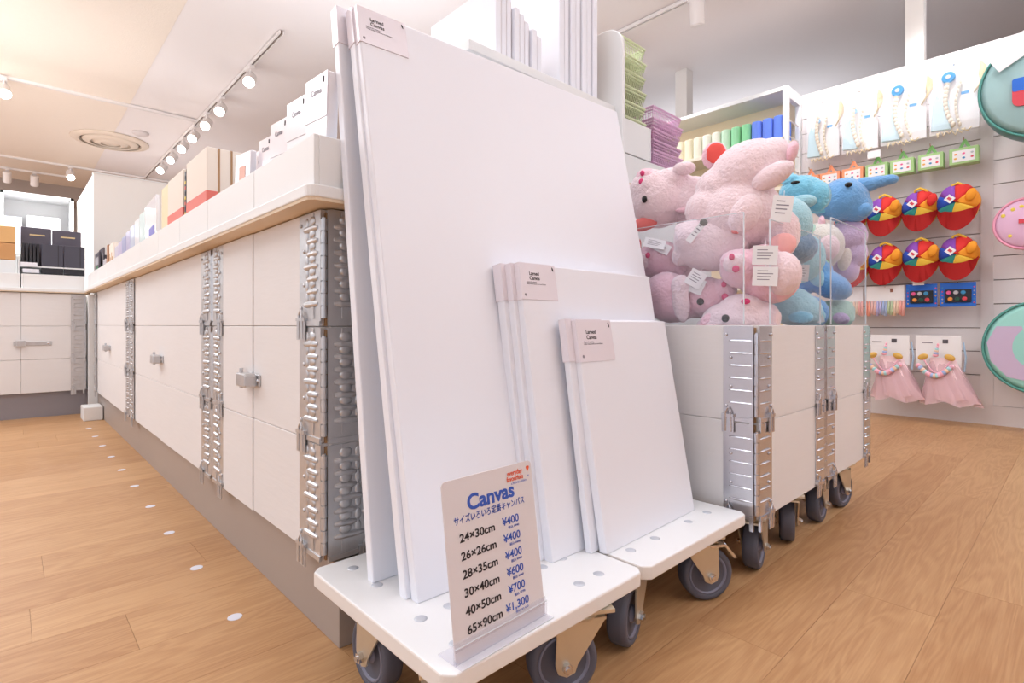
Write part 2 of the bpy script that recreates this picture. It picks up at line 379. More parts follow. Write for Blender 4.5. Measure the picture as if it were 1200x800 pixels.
def plates(parent, cx, cy, z0, h, fx, fy, w, style, m):
    """corner (cx,cy); plates run along +/-y (fy) on the x-face and +/-x (fx) on the y-face. fx,fy = direction into the crate"""
    key = (w, h, style)
    if key not in PL:
        a = bpy.data.meshes.new('hinge_plate'); bmm = metal_plate(w, h, style); bmesh.ops.recalc_face_normals(bmm, faces=bmm.faces)
        for f in bmm.faces: f.smooth = len(f.verts) == 3
        bmm.to_mesh(a)
        for v in bmm.verts: v.co.x = -v.co.x
        bmesh.ops.reverse_faces(bmm, faces=bmm.faces)
        b = bpy.data.meshes.new('hinge_plate'); bmm.to_mesh(b); bmm.free()
        a.materials.append(m); b.materials.append(m)
        bp = nb()
        k = 8; seg = (h - .03) / k
        for i in range(k): cyl(bp, (0, 0, .012 + seg*i + .0008), (0, 0, .012 + seg*(i+1) - .0008), .0052 if i % 2 else .0047, n=10)
        cyl(bp, (0, 0, .012), (0, 0, h - .016), .0032, n=8)
        pme = bpy.data.meshes.new('hinge_pin'); bp.to_mesh(pme); bp.free(); pme.materials.append(m)
        PL[key] = (a, b, pme)
    a, b, pme = PL[key]; g = .006
    # y-face (faces -y if fy=+1)
    if fy > 0: obj('hinge_plate', a if fx > 0 else b, m, parent, (cx + fx*g, cy - .0005, z0))
    # x-face: rotate so outward is -fx
    if fx > 0:
        # outward -x: local -y -> -x : rz=-90 ; local x -> -y ; need +y (fy>0) -> mirrored
        obj('hinge_plate', b if fy > 0 else a, m, parent, (cx - .0005, cy + fy*g, z0), (0, 0, R(-90)))
    obj('hinge_pin', pme, m, parent, (cx + fx*.001, cy + fy*.001, z0))
def collar(x0, x1, y0, y1, z0, h, label, cat, group, corners, w=.085, style='wave', split_x=None, split_y=None, faces='XYxy', seam=None, metal=None):
    t = .019; m = metal or galv_m; 
    e = empty('pallet_collar', (x0, y0, z0), label, cat, group)
    X, Y = x1 - x0, y1 - y0; g = .0009
    st = .0025
    if split_y:
        s = split_y - y0
        obj('board', bx(0, t, .012, s, 0, h - g), board_m, e, bevel=.001, seg=1)
        obj('board', bx(-st if seam else st, t, s, Y - .012, 0, h - g), board_m, e, bevel=.001, seg=1)
    else: obj('board', bx(0, t, .012, Y - .012, 0, h - g), board_m, e, bevel=.001, seg=1)
    if split_x:
        s = split_x - x0
        obj('board', bx(.012, s - .0008, 0, t, 0, h - g), board_m, e, bevel=.001, seg=1)
        obj('board', bx(s + .0008, X - .012, .001, t, 0, h - g), board_m, e, bevel=.001, seg=1)
    else: obj('board', bx(.012, X - .012, 0, t, 0, h - g), board_m, e, bevel=.001, seg=1)
    obj('board', bx(X - t, X, .012, Y - .012, 0, h - g), board_m, e, bevel=.001, seg=1)
    obj('board', bx(.012, X - .012, Y - t, Y, 0, h - g), board_m, e, bevel=.001, seg=1)
    bm = nb()
    for c in corners:
        fx, fy = c
        cx = 0 if fx > 0 else X; cy = 0 if fy > 0 else Y
        box(bm, min(cx + fx*.006, cx + fx*.02), max(cx + fx*.006, cx + fx*.02), min(cy + fy*.006, cy + fy*.02), max(cy + fy*.006, cy + fy*.02), .0, h - .006)
        plates(e, cx, cy, 0, h, fx, fy, w, style, m)
    obj('corner_core', bm, raw_m, e)
    return e
ordn = ['bottom', 'middle', 'top']
H3 = .191
def latch(e, y, z, long=False):
    l = obj('latch', box(nb(), -.004, 0, -.045, .045, -.012, .012), galv_m, e, (0, y, z), bevel=.001, seg=1)
    bm = nb(); box(bm, -.026, -.004, -.028, .030, -.014, .014); box(bm, -.028, -.004, -.034, -.028, -.012, .012)
    obj('toggle', bm, galv_m, l, bevel=.003)
    obj('pivot', cyl(nb(), (-.013, .036, -.02), (-.013, .036, .022), .004, n=10), galv_m, l)
    for yy in (-.04, .04): obj('rivet', ell(nb(), (-.005, yy, 0), (.003, .004, .004), sub=2), chrome_m, l)
stacks = [(.84, 1.475, 1.178, 'nearest stack of the long counter'), (1.485, 2.70, 2.10, 'second stack of the long counter'), (2.71, 3.93, 3.32, 'farthest stack of the long counter')]
for si, (ya, yb, sp, nm) in enumerate(stacks):
    for k in range(3):
        e = collar(.372, 1.06, ya, yb, .137 + k*H3, H3, '%s pallet collar of cream boards in the %s' % (ordn[k], nm), 'crate', 'pallet collars of the long counter', ((1, 1), (1, -1)), split_y=sp, seam=(si == 0))
        if k == 1: latch(e, sp - ya, H3 * .42)
# plinth
pl = empty('counter_plinth', (.389, .82, 0), 'taupe metal plinth under the long counter of crates', 'plinth')
obj('panel', bx(0, 1.5, 0, 3.48, 0, .133), plinth_m, pl, bevel=.001, seg=1)
# left cabinet collars (front y = 4.03)
lp = empty('counter_plinth', (-2.4, 4.05, 0), 'grey plinth under the far cross counter at left', 'plinth')
obj('panel', bx(0, 2.76, 0, .9, 0, .14), mat('grey_plinth', (150, 146, 152), .4, .2), lp)
for k in range(3):
    e = empty('pallet_collar', (-1.0, 4.02, .142 + k*.187), '%s pallet collar of cream boards in the far cross counter at left' % ordn[k], 'crate', 'pallet collars of the far counter')
    obj('board', bx(-1.2, 1.055, .003, .022, 0, .1855), board_m, e, bevel=.001, seg=1)
    obj('board', bx(1.056, 1.337, 0, .019, 0, .1855), board_m, e, bevel=.001, seg=1)
    obj('board', bx(1.318, 1.337, .02, .6, 0, .1855), board_m, e)
    plates(e, 1.337, 0, 0, .187, -1, 1, .062, 'rib', galv_m)
    if k == 1:
        l = obj('latch', box(nb(), -.03, .13, -.006, 0, -.012, .012), galv_m, e, (1.055, 0, .09), bevel=.002)
        obj('toggle', box(nb(), -.02, .02, -.022, -.004, -.018, .018), galv_m, l, bevel=.003)
        obj('rivet', ell(nb(), (.115, -.007, 0), (.006, .004, .006), sub=2), chrome_m, l)
# corner post and foot box
cp = empty('corner_post', (.345, 3.955, 0), 'white square post where the two counters meet', 'post')
obj('post_body', bx(0, .042, 0, .05, 0, .70), white_m, cp)
cb = props(obj('foot_box', bx(.30, .385, 3.70, 3.85, 0, .075), white_m, bevel=.004), 'small white box on the floor at the foot of the corner post', 'box')
# countertop slabs
def slab(name, x0, x1, y0, y1, z0, z1, label, r=.02):
    o = obj(name, prism(nb(), rounded(x1-x0, y1-y0, r, 4), z1 - z0, Matrix.Translation((x0, y0, z0))), [white_m], bevel=.003)
    return props(o, label, 'countertop')
def lip_slab(x0, x1, y0, y1, z0, z1, label, r=.03):
    t = empty('countertop', (x0, y0, z0), label, 'countertop')
    obj('top_board', prism(nb(), rounded(x1-x0, y1-y0, r, 4), z1 - z0 - .004, Matrix.Translation((0, 0, .004))), white_m, t, bevel=.002)
    obj('underside', prism(nb(), rounded(x1-x0-.004, y1-y0-.004, r, 4), .006, Matrix.Translation((.002, .002, -.001))), mat('plywood_under', (228, 208, 182), .7), t)
    return t
lip_slab(.33, 1.06, .797, 4.02, .712, .735, 'long white countertop over the crates, rounded near corner', .016)
lip_slab(-2.4, .36, 4.0, 5.4, .706, .728, 'white countertop of the far cross counter at left', .01)
# display bins on slab
def bin_(name, x0, x1, y0, y1, z0, h, label, group, axis='x', t=.008):
    e = empty(name, (x0, y0, z0), label, 'display bin', group)
    X, Y = x1-x0, y1-y0
    obj('side_panel', bx(0, t, 0, Y, 0, h), white_m, e, bevel=.0012, seg=1)
    obj('side_panel', bx(X-t, X, 0, Y, 0, h), white_m, e, bevel=.0012, seg=1)
    obj('end_panel', bx(t, X-t, 0, t, 0, h), white_m, e, bevel=.0012, seg=1)
    obj('end_panel', bx(t, X-t, Y-t, Y, 0, h), white_m, e, bevel=.0012, seg=1)
    obj('base', bx(t, X-t, t, Y-t, 0, .006), white_m, e)
    return e
ys = [.803, 1.077, 1.40, 1.68, 1.963, 2.27, 2.57, 2.87, 3.17, 3.47, 3.75, 3.98]
binw = ['nearest', 'second', 'third', 'fourth', 'fifth', 'sixth', 'seventh', 'eighth', 'ninth', 'tenth', 'farthest']
for i, (a, b) in enumerate(zip(ys, ys[1:])):
    bin_('display_bin', .341, .62, a + .001, b - .001, .735, .078, '%s white display bin along the edge of the long countertop' % binw[i], 'bins along the long counter')
for i, (a, b) in enumerate(((-.9, -.42), (-.41, .055), (.057, .335))):
    bin_('display_bin', a, b - .002, 4.02, 4.34, .728, .078, '%s white display bin on the far cross counter' % ('leftmost', 'middle', 'rightmost')[i], 'bins on the far counter')
# ================================================================ DOLLIES
tyre_m = mat('grey_rubber_tyre', (92, 92, 104), .55, bump=.1, bscale=80)
hub_m = mat('grey_hub', (128, 128, 146), .4)
CM = {}
def caster_meshes(r=.05, hgt=.128):
    if CM: return CM
    def mk(n, bm, ms, smooth=False):
        me = bpy.data.meshes.new(n); bmesh.ops.recalc_face_normals(bm, faces=bm.faces)
        bm.to_mesh(me); bm.free()
        if smooth:
            for p in me.polygons: p.use_smooth = True
        for m in ms: me.materials.append(m)
        CM[n] = me
    off = .022
    bm = nb()      # fork
    for s in (-1, 1):
        pts = [(-.032, .122), (.032, .122), (.012 + off, .046), (.009 + off, .038), (off, .034), (-.009 + off, .038), (-.012 + off, .046)]
        pts = [(-.036, .112), (.036, .112), (off + .016, .052), (off + .012, .041), (off, .036), (off - .012, .041), (off - .016, .052)]
        A = [bm.verts.new((x, s*.0215, z)) for x, z in pts]; B = [bm.verts.new((x, s*.0245, z)) for x, z in pts]
        bm.faces.new(A); bm.faces.new(B[::-1])
        for i in range(len(pts)): bm.faces.new((A[i], A[(i+1) % len(pts)], B[(i+1) % len(pts)], B[i]))
    box(bm, -.036, .036, -.0245, .0245, .109, .113)
    lathe(bm, [(.030, .112), (.033, .117), (.028, .122)], n=24)
    mk('fork', bm, [zinc_m])
    bm = nb(); box(bm, -.045, .045, -.034, .034, .1225, .1275); mk('mounting_plate', bm, [zinc_m])
    w = .016
    bm = lathe(nb(), [(.036, -w*.7), (.040, -w*.95), (.045, -w), (.049, -w*.8), (r, -w*.4), (r, w*.4), (.049, w*.8), (.045, w), (.040, w*.95), (.036, w*.7)], (off, 0, r), 'Y', 48)
    mk('tyre', bm, [tyre_m], True)
    bm = lathe(nb(), [(.0005, -.017), (.010, -.017), (.012, -.016), (.014, -.009), (.026, -.006), (.033, -.009), (.035, -.0145), (.0375, -.0145), (.0375, .0145), (.035, .0145), (.033, .009), (.026, .006), (.014, .009), (.012, .016), (.0005, .017)], (off, 0, r), 'Y', 40)
    mk('wheel_hub', bm, [hub_m], True)
    bm = nb()
    for s in (-1, 1): cyl(bm, (off, s*.0246, r), (off, s*.031, r), .0075, n=6); cyl(bm, (off, s*.031, r), (off, s*.034, r), .0042, n=10)
    mk('axle_nut', bm, [chrome_m])
    bm = nb(); box(bm, .02, .050, -.026, .026, .104, .109)
    prism(bm, rounded(.046, .036, .010), .005, Matrix.Translation((.048, -.018, .108)) @ Matrix.Rotation(R(50), 4, 'Y'))
    mk('brake_lever', bm, [chrome_m])
    return CM
def caster(parent, x, y, ang, z=0, brake=False):
    m = caster_meshes()
    c = obj('caster', m['fork'], None, parent, (x, y, z), (0, 0, R(ang)))
    for n in ('mounting_plate', 'tyre', 'wheel_hub', 'axle_nut') + (('brake_lever',) if brake else ()):
        obj(n, m[n], None, c)
def chamfer_rect(w, h, c): return [(c,0),(w-c,0),(w,c),(w,h-c),(w-c,h),(c,h),(0,h-c),(0,c)]
def dolly(x0, x1, y0, y1, label, casters, bolts):
    e = empty('dolly', (x0, y0, 0), label, 'dolly', None)
    X, Y = x1-x0, y1-y0
    bm = prism(nb(), chamfer_rect(X, Y, .012), .022, Matrix.Translation((0, 0, .128)))
    for f in bm.faces: f.material_index = 1
    for f in bm.faces:
        f.normal_update()
        if abs(f.normal.z) > .9: f.material_index = 0
    obj('deck', bm, [deck_m, edge_m], e, bevel=.0025)
    bolt = None
    for (cx, cy, ang, br) in casters: caster(e, cx, cy, ang, 0, br)
    for cx, cy in bolts[0]:
        for dx in (-bolts[1], bolts[1]):
            for dy in (-bolts[2], bolts[2]):
                if bolt is None:
                    bolt = obj('bolt_head', lathe(nb(), [(.0001, .0016), (.006, .0012), (.0085, 0), (.0085, -.002)], n=20), mat('bolt_zinc', (200, 204, 212), .4, .3), e, (cx + dx, cy + dy, .150), smooth=True)
                else: obj('bolt_head', bolt.data, None, e, (cx + dx, cy + dy, .150))
    return e
dolly(.335, .704, .455, .803, 'white square dolly on grey casters in front, carrying the tallest canvases and the price sign',
      [(.056, .225, 90, False), (.052, .078, 62, False), (.257, .042, 150, False), (.285, .278, 100, False)],
      (((.072, .272), (.068, .082), (.285, .077), (.285, .272)), .0225, .0365))
dolly(.710, 1.066, .455, .803, 'white square dolly at right, carrying the small canvases, with a braked caster',
      [(.051, .068, 197, False), (.245, .055, -33, True), (.262, .285, 90, False), (.062, .285, 80, False)],
      (((.075, .079), (.263, .079), (.075, .27), (.263, .27)), .0365, .0225))

# ================================================================ CANVASES
def canvas(bl, w, h, rz, lean, label, group='blank canvases on the dollies', th=.018, sleeve=True, roll=0, txt=True, sl=(.085, .062)):
    e = empty('canvas', bl, label, 'canvas', group)
    e.rotation_euler = (R(-lean), R(-roll), R(rz)); e.rotation_mode = 'XYZ'
    bm = bx(0, w, 0, th, 0, h)
    obj('stretched_canvas', bm, [canvas_m], e, bevel=.0022)
    if sleeve:
        sx, sz = sl
        bm = nb(); box(bm, -.0012, sx, -.0012, 0, h - sz, h + .0006); box(bm, -.0012, 0, 0, th + .001, h - sz, h + .0006)
        box(bm, -.0012, sx, 0, th + .001, h, h + .0008)
        s = obj('label_sleeve', bm, [label_m], e)
        if txt:
            k = sx / .085
            text('Larned', .0085*k, (.020*k, -.0015, h - .020*k), FACE_NEG_Y, ink_m, s, weight=.0001)
            text('Canvas', .0085*k, (.020*k, -.0015, h - .028*k), FACE_NEG_Y, ink_m, s, weight=.0001)
            text('Canvas for painting\nwhite cotton cloth on a wood frame', .0031*k, (.012*k, -.0015, h - .033*k), FACE_NEG_Y, grey_ink_m, s)
            obj('print_mark', ell(nb(), (.079*k, -.0014, h - .007*k), (.0015*k, .0006, .0042*k), tilt=-.3, sub=2), ink_m, s)
            obj('print_mark', lathe(nb(), [(.0024*k, -.0013), (.0019*k, -.0015)], (.007*k, 0, h - sz + .008*k), 'Y', 14), grey_ink_m, s)
    return e
canvas((.382, .697, .1502), .652, .89, -1.2, 8.0, 'tallest-size blank canvas standing at the back of its stack, leftmost, against the counter', txt=False)
canvas((.391, .6245, .1502), .652, .89, -2.0, 11.0, 'tallest-size blank canvas squeezed directly behind the front one of its size', txt=False)
canvas((.397, .605, .1502), .652, .889, -2.2, 11.44, 'tallest blank white canvas in front of its stack, behind the price sign', roll=.29)
canvas((.600, .5965, .1502), .385, .478, -.6, 8.6, 'middle-sized blank canvas at the back of its trio, left edge just showing', txt=False)
canvas((.609, .5825, .1502), .385, .478, -.5, 8.6, 'middle-sized blank canvas in the middle of its trio', txt=False)
canvas((.617, .565, .1502), .385, .480, -.5, 9.2, 'middle-sized blank canvas in front of its trio, label at top left')
canvas((.688, .545, .1502), .30, .384, 1.0, 8.4, 'small blank canvas just behind the foremost small one, on the right dolly', th=.013, txt=False, sl=(.1, .072))
canvas((.705, .526, .1502), .299, .384, 1.5, 10.0, 'foremost small blank canvas on the right dolly, label at top left', th=.016, sl=(.1, .072))
# ---------------------------------------------------------------- price sign
sg = empty('price_sign', (.354, .466, .1505), 'grey price card lettered Canvas in a clear acrylic stand on the front dolly', 'sign')
sg.rotation_euler = (0, 0, R(2.0))
TILT = -7.8
card = obj('card', prism(nb(), rounded(.147, .194, .006), .0012, Matrix.Rotation(R(90), 4, 'X') @ Matrix.Translation((0, 0, -.0012))), sign_m, sg, (0, 0, .001), (R(TILT), 0, 0))
bm = nb(); box(bm, -.001, .149, -.0012, -.0004, 0, .018); box(bm, -.001, .149, .0016, .0030, 0, .022); box(bm, -.001, .149, -.012, .03, -.0004, .0008)
obj('acrylic_foot', bm, mat('frosted_foot', (240, 236, 248), .15, alpha=.22), sg, (0, 0, .0004), (0, 0, 0))
bm = nb(); box(bm, -.001, .149, -.0014, -.0004, .0175, .0185); box(bm, -.001, .149, -.0122, -.0117, -.0004, .0009)
obj('foot_edge', bm, acr_edge_m, sg, (0, 0, .0004))
T0 = lambda b, s, x, z, m, al='LEFT', w=0, sx=1: text(b, s, (x, -.0004, z), FACE_NEG_Y, m, card, align=al, weight=w, sx=sx)
T0('Canvas', .0245, .0345, .1560, blue_ink_m, w=.0007, sx=1.10)
T0('サイズいろいろ定番キャンバス', .0102, .0130, .1440, blue_ink_m, sx=.81)
T0('サイズいろいろ定番キャンバス', .0102, .01322, .14415, blue_ink_m, sx=.81)
T0('everyday', .0088, .1025, .1812, red_ink_m, w=.00012, sx=.84)
T0('favourites', .0088, .1010, .1742, red_ink_m, w=.00012, sx=.84)
T0('エブリデイフェイバリット', .0028, .1075, .1698, blue_ink_m, w=.00004, sx=.85)
hp = []
for k in range(24):
    t = 2*pi*k/24; hx = 16*sin(t)**3; hy = 13*cos(t) - 5*cos(2*t) - 2*cos(3*t) - cos(4*t)
    hp.append((hx*.00017, hy*.00024))
obj('heart_logo', prism(nb(), hp, .0004, Matrix.Translation((.1398, -.0001, .1850)) @ Matrix.Rotation(R(90), 4, 'X')), red_ink_m, card)
T0('*', .006, .1385, .1725, blue_ink_m)
prices = [('24×30cm', '¥400', '税込 ¥440'), ('26×26cm', '¥400', '税込 ¥440'), ('28×35cm', '¥400', '税込 ¥440'), ('30×40cm', '¥600', '税込 ¥660'), ('40×50cm', '¥700', '税込 ¥770'), ('65×90cm', '¥1,300', '税込 ¥1,430')]
for i, (a, b, c_) in enumerate(prices):
    z = .1235 - i*.0199
    T0(a, .0130, .0195, z, ink_m, w=.00026, sx=1.12)
    T0(b, .0132, .0870 if i < 5 else .0805, z + .0010, blue_ink_m, w=.00012, sx=1.06 if i < 5 else 1.08)
    T0(c_, .0038, .0960, z - .0045, blue_ink_m, sx=1.15)

# ================================================================ WHEELED CRATE CARTS
cm_m = mat('bright_zinc_plate', (208, 208, 214), .25, .9, bump=.08, bscale=30)
for ci, (xa, xb) in enumerate(((1.09, 1.494), (1.502, 1.905))):
    nm = 'nearer wheeled crate full of pink plush pigs' if ci == 0 else 'farther wheeled crate of pastel plush toys'
    b = empty('crate_dolly', (xa, .447, 0), 'caster base under the %s' % nm, 'dolly')
    obj('base_board', bx(.012, xb-xa-.012, .012, .388, .128, .146), raw_m, b)
    for (cx, cy, ang) in (((.062, .036, 12), (.27, .04, 22), (.07, .34, 40), (.30, .34, 20)) if ci == 0 else ((.05, .040, 4), (.225, .04, -8), (.07, .34, 40), (.30, .34, 20))):
        caster(b, cx, cy, ang)
    for k in range(2):
        collar(xa, xb, .447, .847, .127 + k*.197, .197, '%s cream pallet collar of the %s' % (('lower', 'upper')[k], nm), 'crate', 'pallet collars of the wheeled crates', ((1, 1), (-1, 1)), w=.062, style='rib', metal=cm_m)
def acr(x0, x1, y0, y1, z0, z1, label):
    e = empty('acrylic_screen', (x0, y0, z0), label, 'acrylic panel')
    X, Y, Z = x1-x0, y1-y0, z1-z0
    obj('sheet', bx(0, X, 0, Y, 0, Z), acr_m, e)
    bm = nb(); L = max(X, Y)
    if X > Y:
        box(bm, -.0008, .001, -.0002, Y + .0002, 0, Z); box(bm, X - .001, X + .0008, -.0002, Y + .0002, 0, Z); box(bm, 0, X, 0, Y, Z - .0003, Z + .0008)
    else:
        box(bm, -.0002, X + .0002, -.0008, .001, 0, Z); box(bm, -.0002, X + .0002, Y - .001, Y + .0008, 0, Z); box(bm, 0, X, 0, Y, Z - .0003, Z + .0008)
    obj('polished_edge', bm, acr_edge_m, e)
acr(1.165, 1.478, .450, .4525, .522, .742, 'clear acrylic screen at the front of the nearer plush crate')
acr(1.093, 1.0955, .475, .80, .522, .75, 'clear acrylic screen at the left side of the nearer plush crate')
acr(1.56, 1.885, .450, .4525, .522, .80, 'clear acrylic screen at the front of the farther plush crate')
# ================================================================ PLUSH TOYS
fur = {}
def fur_mat(name, c):
    return mat(name, c, .95, bump=1.0, bscale=170, var=.10, vscale=35, sheen=.6, spec=.1)
pinkA = fur_mat('pink_fur', (255, 208, 220)); pinkB = fur_mat('pale_pink_fur', (255, 230, 234)); coral = mat('coral_felt', (240, 128, 124), .9, bump=.3, bscale=200)
blueA = fur_mat('sky_blue_fur', (136, 214, 242)); blueB = fur_mat('cornflower_fur', (122, 180, 234)); blueC = fur_mat('pale_teal_fur', (176, 226, 238)); lilac = fur_mat('lilac_fur', (216, 190, 226)); cream = fur_mat('cream_fur', (240, 232, 222)); mintF = fur_mat('mint_fur', (196, 230, 212))
steel = fur_mat('steel_blue_fur', (120, 160, 190)); greyF = mat('grey_felt', (176, 182, 198), .9)
eye_m = mat('black_bead', (20, 18, 20), .15); nos_m = mat('magenta_stitch', (222, 70, 122), .8)
tagp_m = mat('paper_tag', (246, 244, 244), .5)
ctex = bpy.data.textures.new('fur_noise', 'CLOUDS'); ctex.noise_scale = .007; ctex.noise_depth = 2
def fuse(name, blobs, m, parent, vox=.0045, fuzz=.0045, U=.002):
    bm = nb()
    for b in blobs:
        c, r = b[0], b[1]; t = R(b[2]) if len(b) > 2 else 0
        ell(bm, [v*U for v in c], [v*U for v in r], tilt=t, sub=3)
    o = obj(name, bm, m, parent, smooth=True)
    rm = o.modifiers.new('remesh', 'REMESH'); rm.mode = 'VOXEL'; rm.voxel_size = vox; rm.use_smooth_shade = True
    sm = o.modifiers.new('smooth', 'SMOOTH'); sm.factor = .6; sm.iterations = 4
    dp = o.modifiers.new('fuzz', 'DISPLACE'); dp.texture = ctex; dp.strength = fuzz; dp.mid_level = .5; dp.texture_coords = 'LOCAL'
    return o
RZ = R(-62.5)   # local +x runs to the right along the pile, local +y away from the aisle
def plush(name, loc, label, cat, body, bmat, parts, rz=RZ, U=.002, group='plush toys in the wheeled crates'):
    e = empty(name, loc, label, cat, group, rz)
    fuse('body', body, bmat, e, U=U)
    for p in parts:
        kind = p[0]
        if kind == 'eye': obj('eye', ell(nb(), [v*U for v in p[1]], [v*U for v in (p[2] if len(p) > 2 else (3.6, 2.5, 4.2))], sub=2), eye_m, e, smooth=True)
        elif kind == 'nostril': obj('nostril', ell(nb(), [v*U for v in p[1]], [v*U for v in (p[2] if len(p) > 2 else (3, 2, 3.6))], sub=2), nos_m, e, smooth=True)
        elif kind == 'tag':
            c, w, h, a = p[1:5]
            t = obj('paper_tag', bx(-w*U/2, w*U/2, -.0006, .0006, -h*U/2, h*U/2), tagp_m, e, [v*U for v in c], (R(p[5]) if len(p) > 5 else 0, R(a), 0))
            bm = nb()
            for q in range(4): box(bm, -w*U*.32, w*U*(.1 + .07*(q*7 % 4)), -.0010, -.0006, h*U*(.26 - .15*q), h*U*(.30 - .15*q))
            obj('print', bm, grey_ink_m, t)
            obj('string', cyl(nb(), (0, 0, h*U/2), (0, .01, h*U/2 + .012), .0006, n=6), tagp_m, t)
        else:
            fuse(kind, p[1], p[2], e, vox=.0035, fuzz=.002, U=U)
    return e
# local coordinates are in 2 mm units: (right, away, up)
plush('plush_pig', (1.235, .548, .780), 'big pale pink plush pig sprawled on top of the pile, red-lined ear up', 'plush toy',
    [((0, 0, -2), (47, 42, 42)), ((-30, 4, 6), (30, 32, 26)), ((8, 0, 46), (44, 38, 34), -28), ((36, -2, 58), (20, 24, 24)), ((-18, 2, 30), (30, 30, 26)), ((42, 0, -28), (22, 24, 30), 10)], pinkB,
    [('arm', [((32, -32, 32), (24, 12, 12), -28)], pinkB), ('leg', [((4, -36, -8), (16, 12, 23), 28)], pinkB),
     ('ear', [((-26, 4, 70), (15, 7, 17))], pinkA), ('ear_lining', [((-25, -3.5, 71), (11.5, 3.2, 13))], mat('red_felt', (240, 92, 84), .9)),
     ('nose', [((52, -12, 60), (7, 14, 14), 20)], pinkA), ('tag', (40, -40, -6), 20, 28, 8)])
plush('plush_pig', (1.225, .752, .842), 'pink plush pig lying at the top left of the pile, black eye, coral ear below', 'plush toy',
    [((0, 0, 0), (36, 32, 36)), ((-10, -2, 14), (26, 28, 26)), ((42, 6, -4), (34, 32, 32), 10), ((16, 0, 20), (24, 26, 20)), ((-30, -6, 16), (8, 10, 8))], pinkB,
    [('snout', [((-13, -6, 27), (16, 20, 13), 20)], pinkA), ('nostril', (-18, -25, 30)), ('nostril', (-19, -26, 19), (3.6, 2, 4.4)), ('eye', (-15, -30, -4), (3.4, 2.5, 4.8)),
     ('ear', [((-17, -14, -32), (18, 6, 9), -12), ((-14, -12, -28), (14, 6, 6), -12)], coral), ('paw', [((32, -22, 32), (14, 12, 8))], pinkB), ('seam', [((46, -22, -22), (26, 8, 5), 8)], pinkA)])
plush('plush_pig', (1.205, .742, .686), 'small pink plush pig with a folded white tag on its brow, at the left edge', 'plush toy',
    [((2, 0, 0), (28, 28, 25)), ((18, 4, -6), (24, 26, 26)), ((-12, -8, -2), (14, 16, 14))], pinkA,
    [('snout', [((-15, -14, -3), (12, 12, 11))], pinkB), ('nostril', (-21, -25.5, -3)), ('nostril', (-10, -27, 3)), ('ear', [((-24, -4, 16), (4, 6, 12), 8)], coral), ('tag', (-2, -27, 17), 26, 14, 14, -30), ('tag', (4, -26, 13), 26, 14, 28, -25)])
plush('plush_pig', (1.195, .596, .711), 'pale pink plush pig seen from behind mid-pile, ribbed tail and cloth label', 'plush toy',
    [((0, 0, -2), (40, 30, 31)), ((-20, -2, 4), (22, 26, 24)), ((22, 0, 4), (22, 26, 24)), ((-32, -6, 17), (9, 8, 8)), ((-34, 0, -14), (10, 12, 12))], pinkB,
    [('tail', [((26, -28, 14), (5.5, 5, 4)), ((26.5, -29, 20), (5, 5, 3.4)), ((25.5, -29, 8), (5.5, 5, 3.4))], coral), ('tag', (-16, -31.5, 9), 7, 28, 38, -8), ('cloth_patch', [((-8, -31, 19), (5, 2, 5))], mat('patch_dark', (110, 110, 104), .8))])
plush('plush_pig', (1.185, .655, .590), 'pink plush pig at the lower left of the pile, pale hanging ear and black eye', 'plush toy',
    [((-22, 2, 0), (28, 30, 30)), ((-14, 0, -12), (30, 28, 20)), ((20, 0, -2), (30, 28, 25)), ((38, -6, 2), (18, 18, 17))], pinkA,
    [('snout', [((44, -14, 6), (13, 13, 14))], pinkA), ('nostril', (42, -28.5, 11)), ('nostril', (43, -28, -3), (3.8, 2, 4)), ('eye', (17, -28, -8), (4.2, 2.6, 4.2)),
     ('ear', [((-4, -29, -8), (10, 5, 25), -6), ((-4, -25, 10), (12, 7, 14), 0)], pinkB), ('tag', (12, -29, 18), 18, 20, 32, -12), ('tag', (13, -28, 10), 16, 18, 24, -10)])
plush('plush_pig', (1.20, .490, .630), 'pink plush pig pressed against the acrylic corner, printed tags beside its snout', 'plush toy',
    [((-18, 0, 8), (22, 24, 22)), ((12, 6, -2), (32, 26, 30)), ((-24, -8, 14), (16, 16, 14)), ((6, 4, 18), (20, 20, 16))], pinkA,
    [('snout', [((-24, -16, 12), (13, 10, 12))], pinkB), ('nostril', (-28, -25.5, 18)), ('nostril', (-24, -26, 5), (3.8, 2, 4)), ('ear', [((24, 2, 32), (15, 8, 13), -30)], mat('salmon_felt', (250, 186, 182), .9)),
     ('belly', [((22, -10, 0), (20, 18, 24))], pinkB), ('tag', (4, -29, 18), 24, 20, 3), ('tag', (4, -30, -4), 24, 20, 3)])
plush('plush_pig', (1.19, .530, .535), 'pale pink plush pig at the bottom front, black eye just above the crate edge', 'plush toy',
    [((0, 0, -4), (40, 30, 25)), ((4, -2, 8), (26, 26, 20)), ((-26, 0, -14), (20, 24, 18)), ((22, 0, 0), (22, 24, 20))], pinkB,
    [('snout', [((8, -16, 13), (15, 10, 10))], pinkB), ('nostril', (6, -27, 18), (4.8, 2, 3.2)), ('eye', (-14, -27.5, 0), (4.2, 2.6, 4.4)), ('ear', [((-32, -14, -4), (8, 6, 12), 30)], pinkA)])
RB = R(-72)
plush('plush_elephant', (1.46, .545, .772), 'large steel blue plush elephant behind the acrylic screen of the nearer crate', 'plush toy',
    [((0, 0, 0), (38, 36, 40)), ((-30, 6, -18), (30, 30, 26)), ((10, 0, -26), (34, 32, 22))], steel,
    [('belly', [((6, -12, 4), (32, 28, 32))], blueC)], RB, .0021)
